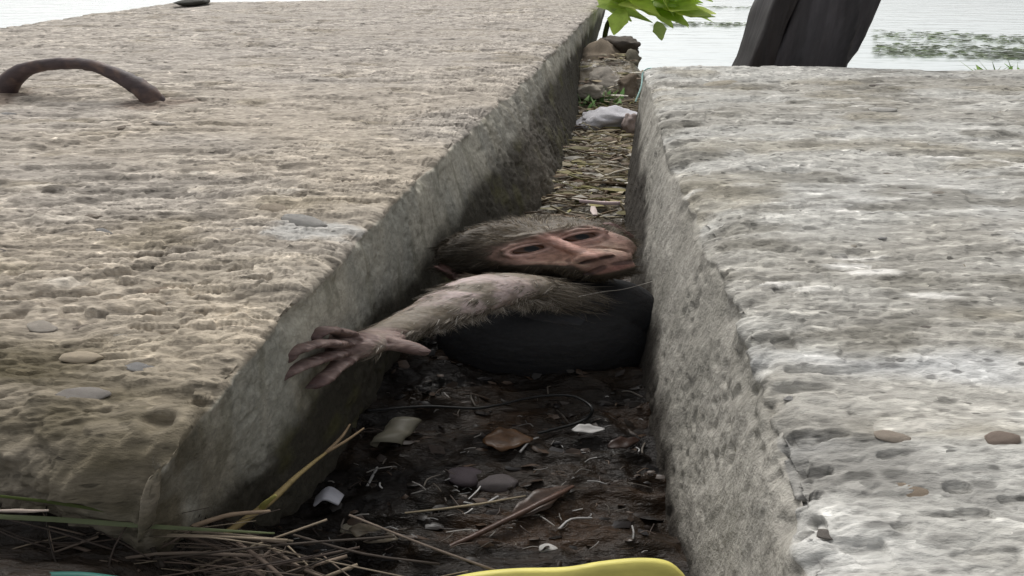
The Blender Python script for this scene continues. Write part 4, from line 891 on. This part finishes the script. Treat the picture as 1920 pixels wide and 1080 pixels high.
stick('black_cord', cord, .0011, (.012, .012, .012), 'thin black cord looping over the litter before the monkey', 'cord', M_LIT, 8)
stick('root', [floor_pt(800, 1045, .003), floor_pt(930, 985, .006), floor_pt(1040, 930, .008), floor_pt(1075, 912, .006)], [.0012, .0018, .0018, .001], (.07, .042, .032), 'dark reddish root slanting across the bottom of the gap', 'root', M_LIT)
stick('dry_reed', [floor_pt(760, 962, .005), floor_pt(880, 948, .007), floor_pt(985, 930, .006)], [.0006, .0009, .0006], (.20, .165, .11), 'thin straight pale stem lying above the dark root', 'reed')
for px, py, r, col, lab in [(1032, 1029, .0035, (.65, .63, .6), 'tiny white pebble at the bottom of the gap'), (668, 992, .005, (.38, .34, .26), 'small beige pebble beside the pale brown leaf'), (940, 905, .009, (.07, .06, .06), 'dark wet pebble in the middle of the gap floor'), (870, 895, .008, (.045, .035, .04), 'blackish wet pebble left of the middle of the gap floor')]:
    p = floor_pt(px, py, r * .3); o = obj('pebble', tinted(PB[int(px) % 4], col, M_LIT if col[0] < .1 else M_PEB), None, lab, 'pebble'); o.location = p; o.scale = (r * 2, r, r * .6)

# bright specks: shell grit and wet fragments (uncountable)
g_ = random.Random(77); e = MB()
for i in range(230):
    px = g_.uniform(560, 1220); py = g_.uniform(740, 1060); p = U(px, py, ZF)
    if p[0] < float(L_bot(p[1:2])[0]) + .01 or p[0] > float(R_bot(p[1:2])[0]) - .006: continue
    p[2] = gz(p[0], p[1]) + .003; r = g_.uniform(.0003, .0009) * (1 if g_.random() < .9 else 1.8); L_ = r * g_.uniform(1, 9); a = g_.gauss(0, .9)
    d = c((math.cos(a) * L_ * 1.5, math.sin(a) * L_, g_.uniform(-.0008, .0008))); e.add(*tube(catmull([p - d, p + c((g_.gauss(0, L_ * .3), g_.gauss(0, L_ * .3), .0006)), p + d], 3), r * .5, 5, 1.6), np.array(g_.choice([(.30, .28, .26), (.14, .12, .10), (.08, .06, .05), (.05, .04, .03), (.10, .07, .05), (.45, .44, .43)])) * g_.uniform(.4, 1))
obj('shell_grit', e.mesh('shell_grit', M_LIT), None, 'scattered pale grit and fibres in the dark litter', 'grit', None, 'stuff')

# yellow and teal plastic at the bottom edge, teal thread at the far corner of the pale block
def rim_sheet(name, pts, drop, col, label, cat):
    P_ = catmull(pts, 10); n = len(P_); V = []; F = []; prof = [(0, -.03, -.040), (0, -.006, -.012), (0, -.0015, -.003), (0, 0, 0), (0, .002, .0), (0, .003, -.003), (0, .003, -.03)]
    for q in P_:
        for a in prof: V.append(q + np.array(a) * drop)
    k = len(prof)
    for i in range(n - 1):
        for j in range(k - 1): F.append((i * k + j, i * k + j + 1, (i + 1) * k + j + 1, (i + 1) * k + j))
    e = MB(); e.add(V, F, col); return solid(obj(name, e.mesh(name, M_PLAST), None, label, cat), .0006)
rim_sheet('plastic_sheet', [T(800, 1104, .30), T(880, 1084, .30), T(960, 1075, .30), T(1060, 1072, .30), T(1130, 1061, .30), T(1200, 1055, .30), T(1250, 1060, .30), T(1278, 1080, .30), T(1300, 1112, .30)], 1.0, (.55, .49, .13), 'smooth rounded yellow plastic edge at the bottom of the picture', 'plastic sheet')
rim_sheet('plastic_sheet', [T(-30, 1084, .27), T(60, 1082, .27), T(150, 1081, .27), T(240, 1092, .27)], .8, (.02, .11, .09), 'sliver of teal plastic sheet in the bottom left corner', 'plastic sheet')
stick('teal_thread', [T(1192, 190, 1.10), T(1203, 160, 1.11), T(1206, 136, 1.12), T(1222, 128, 1.10), T(1250, 140, 1.05)], .0012, (.35, .55, .52), 'frayed teal thread hanging over the far corner of the pale block', 'thread', M_PLAST)
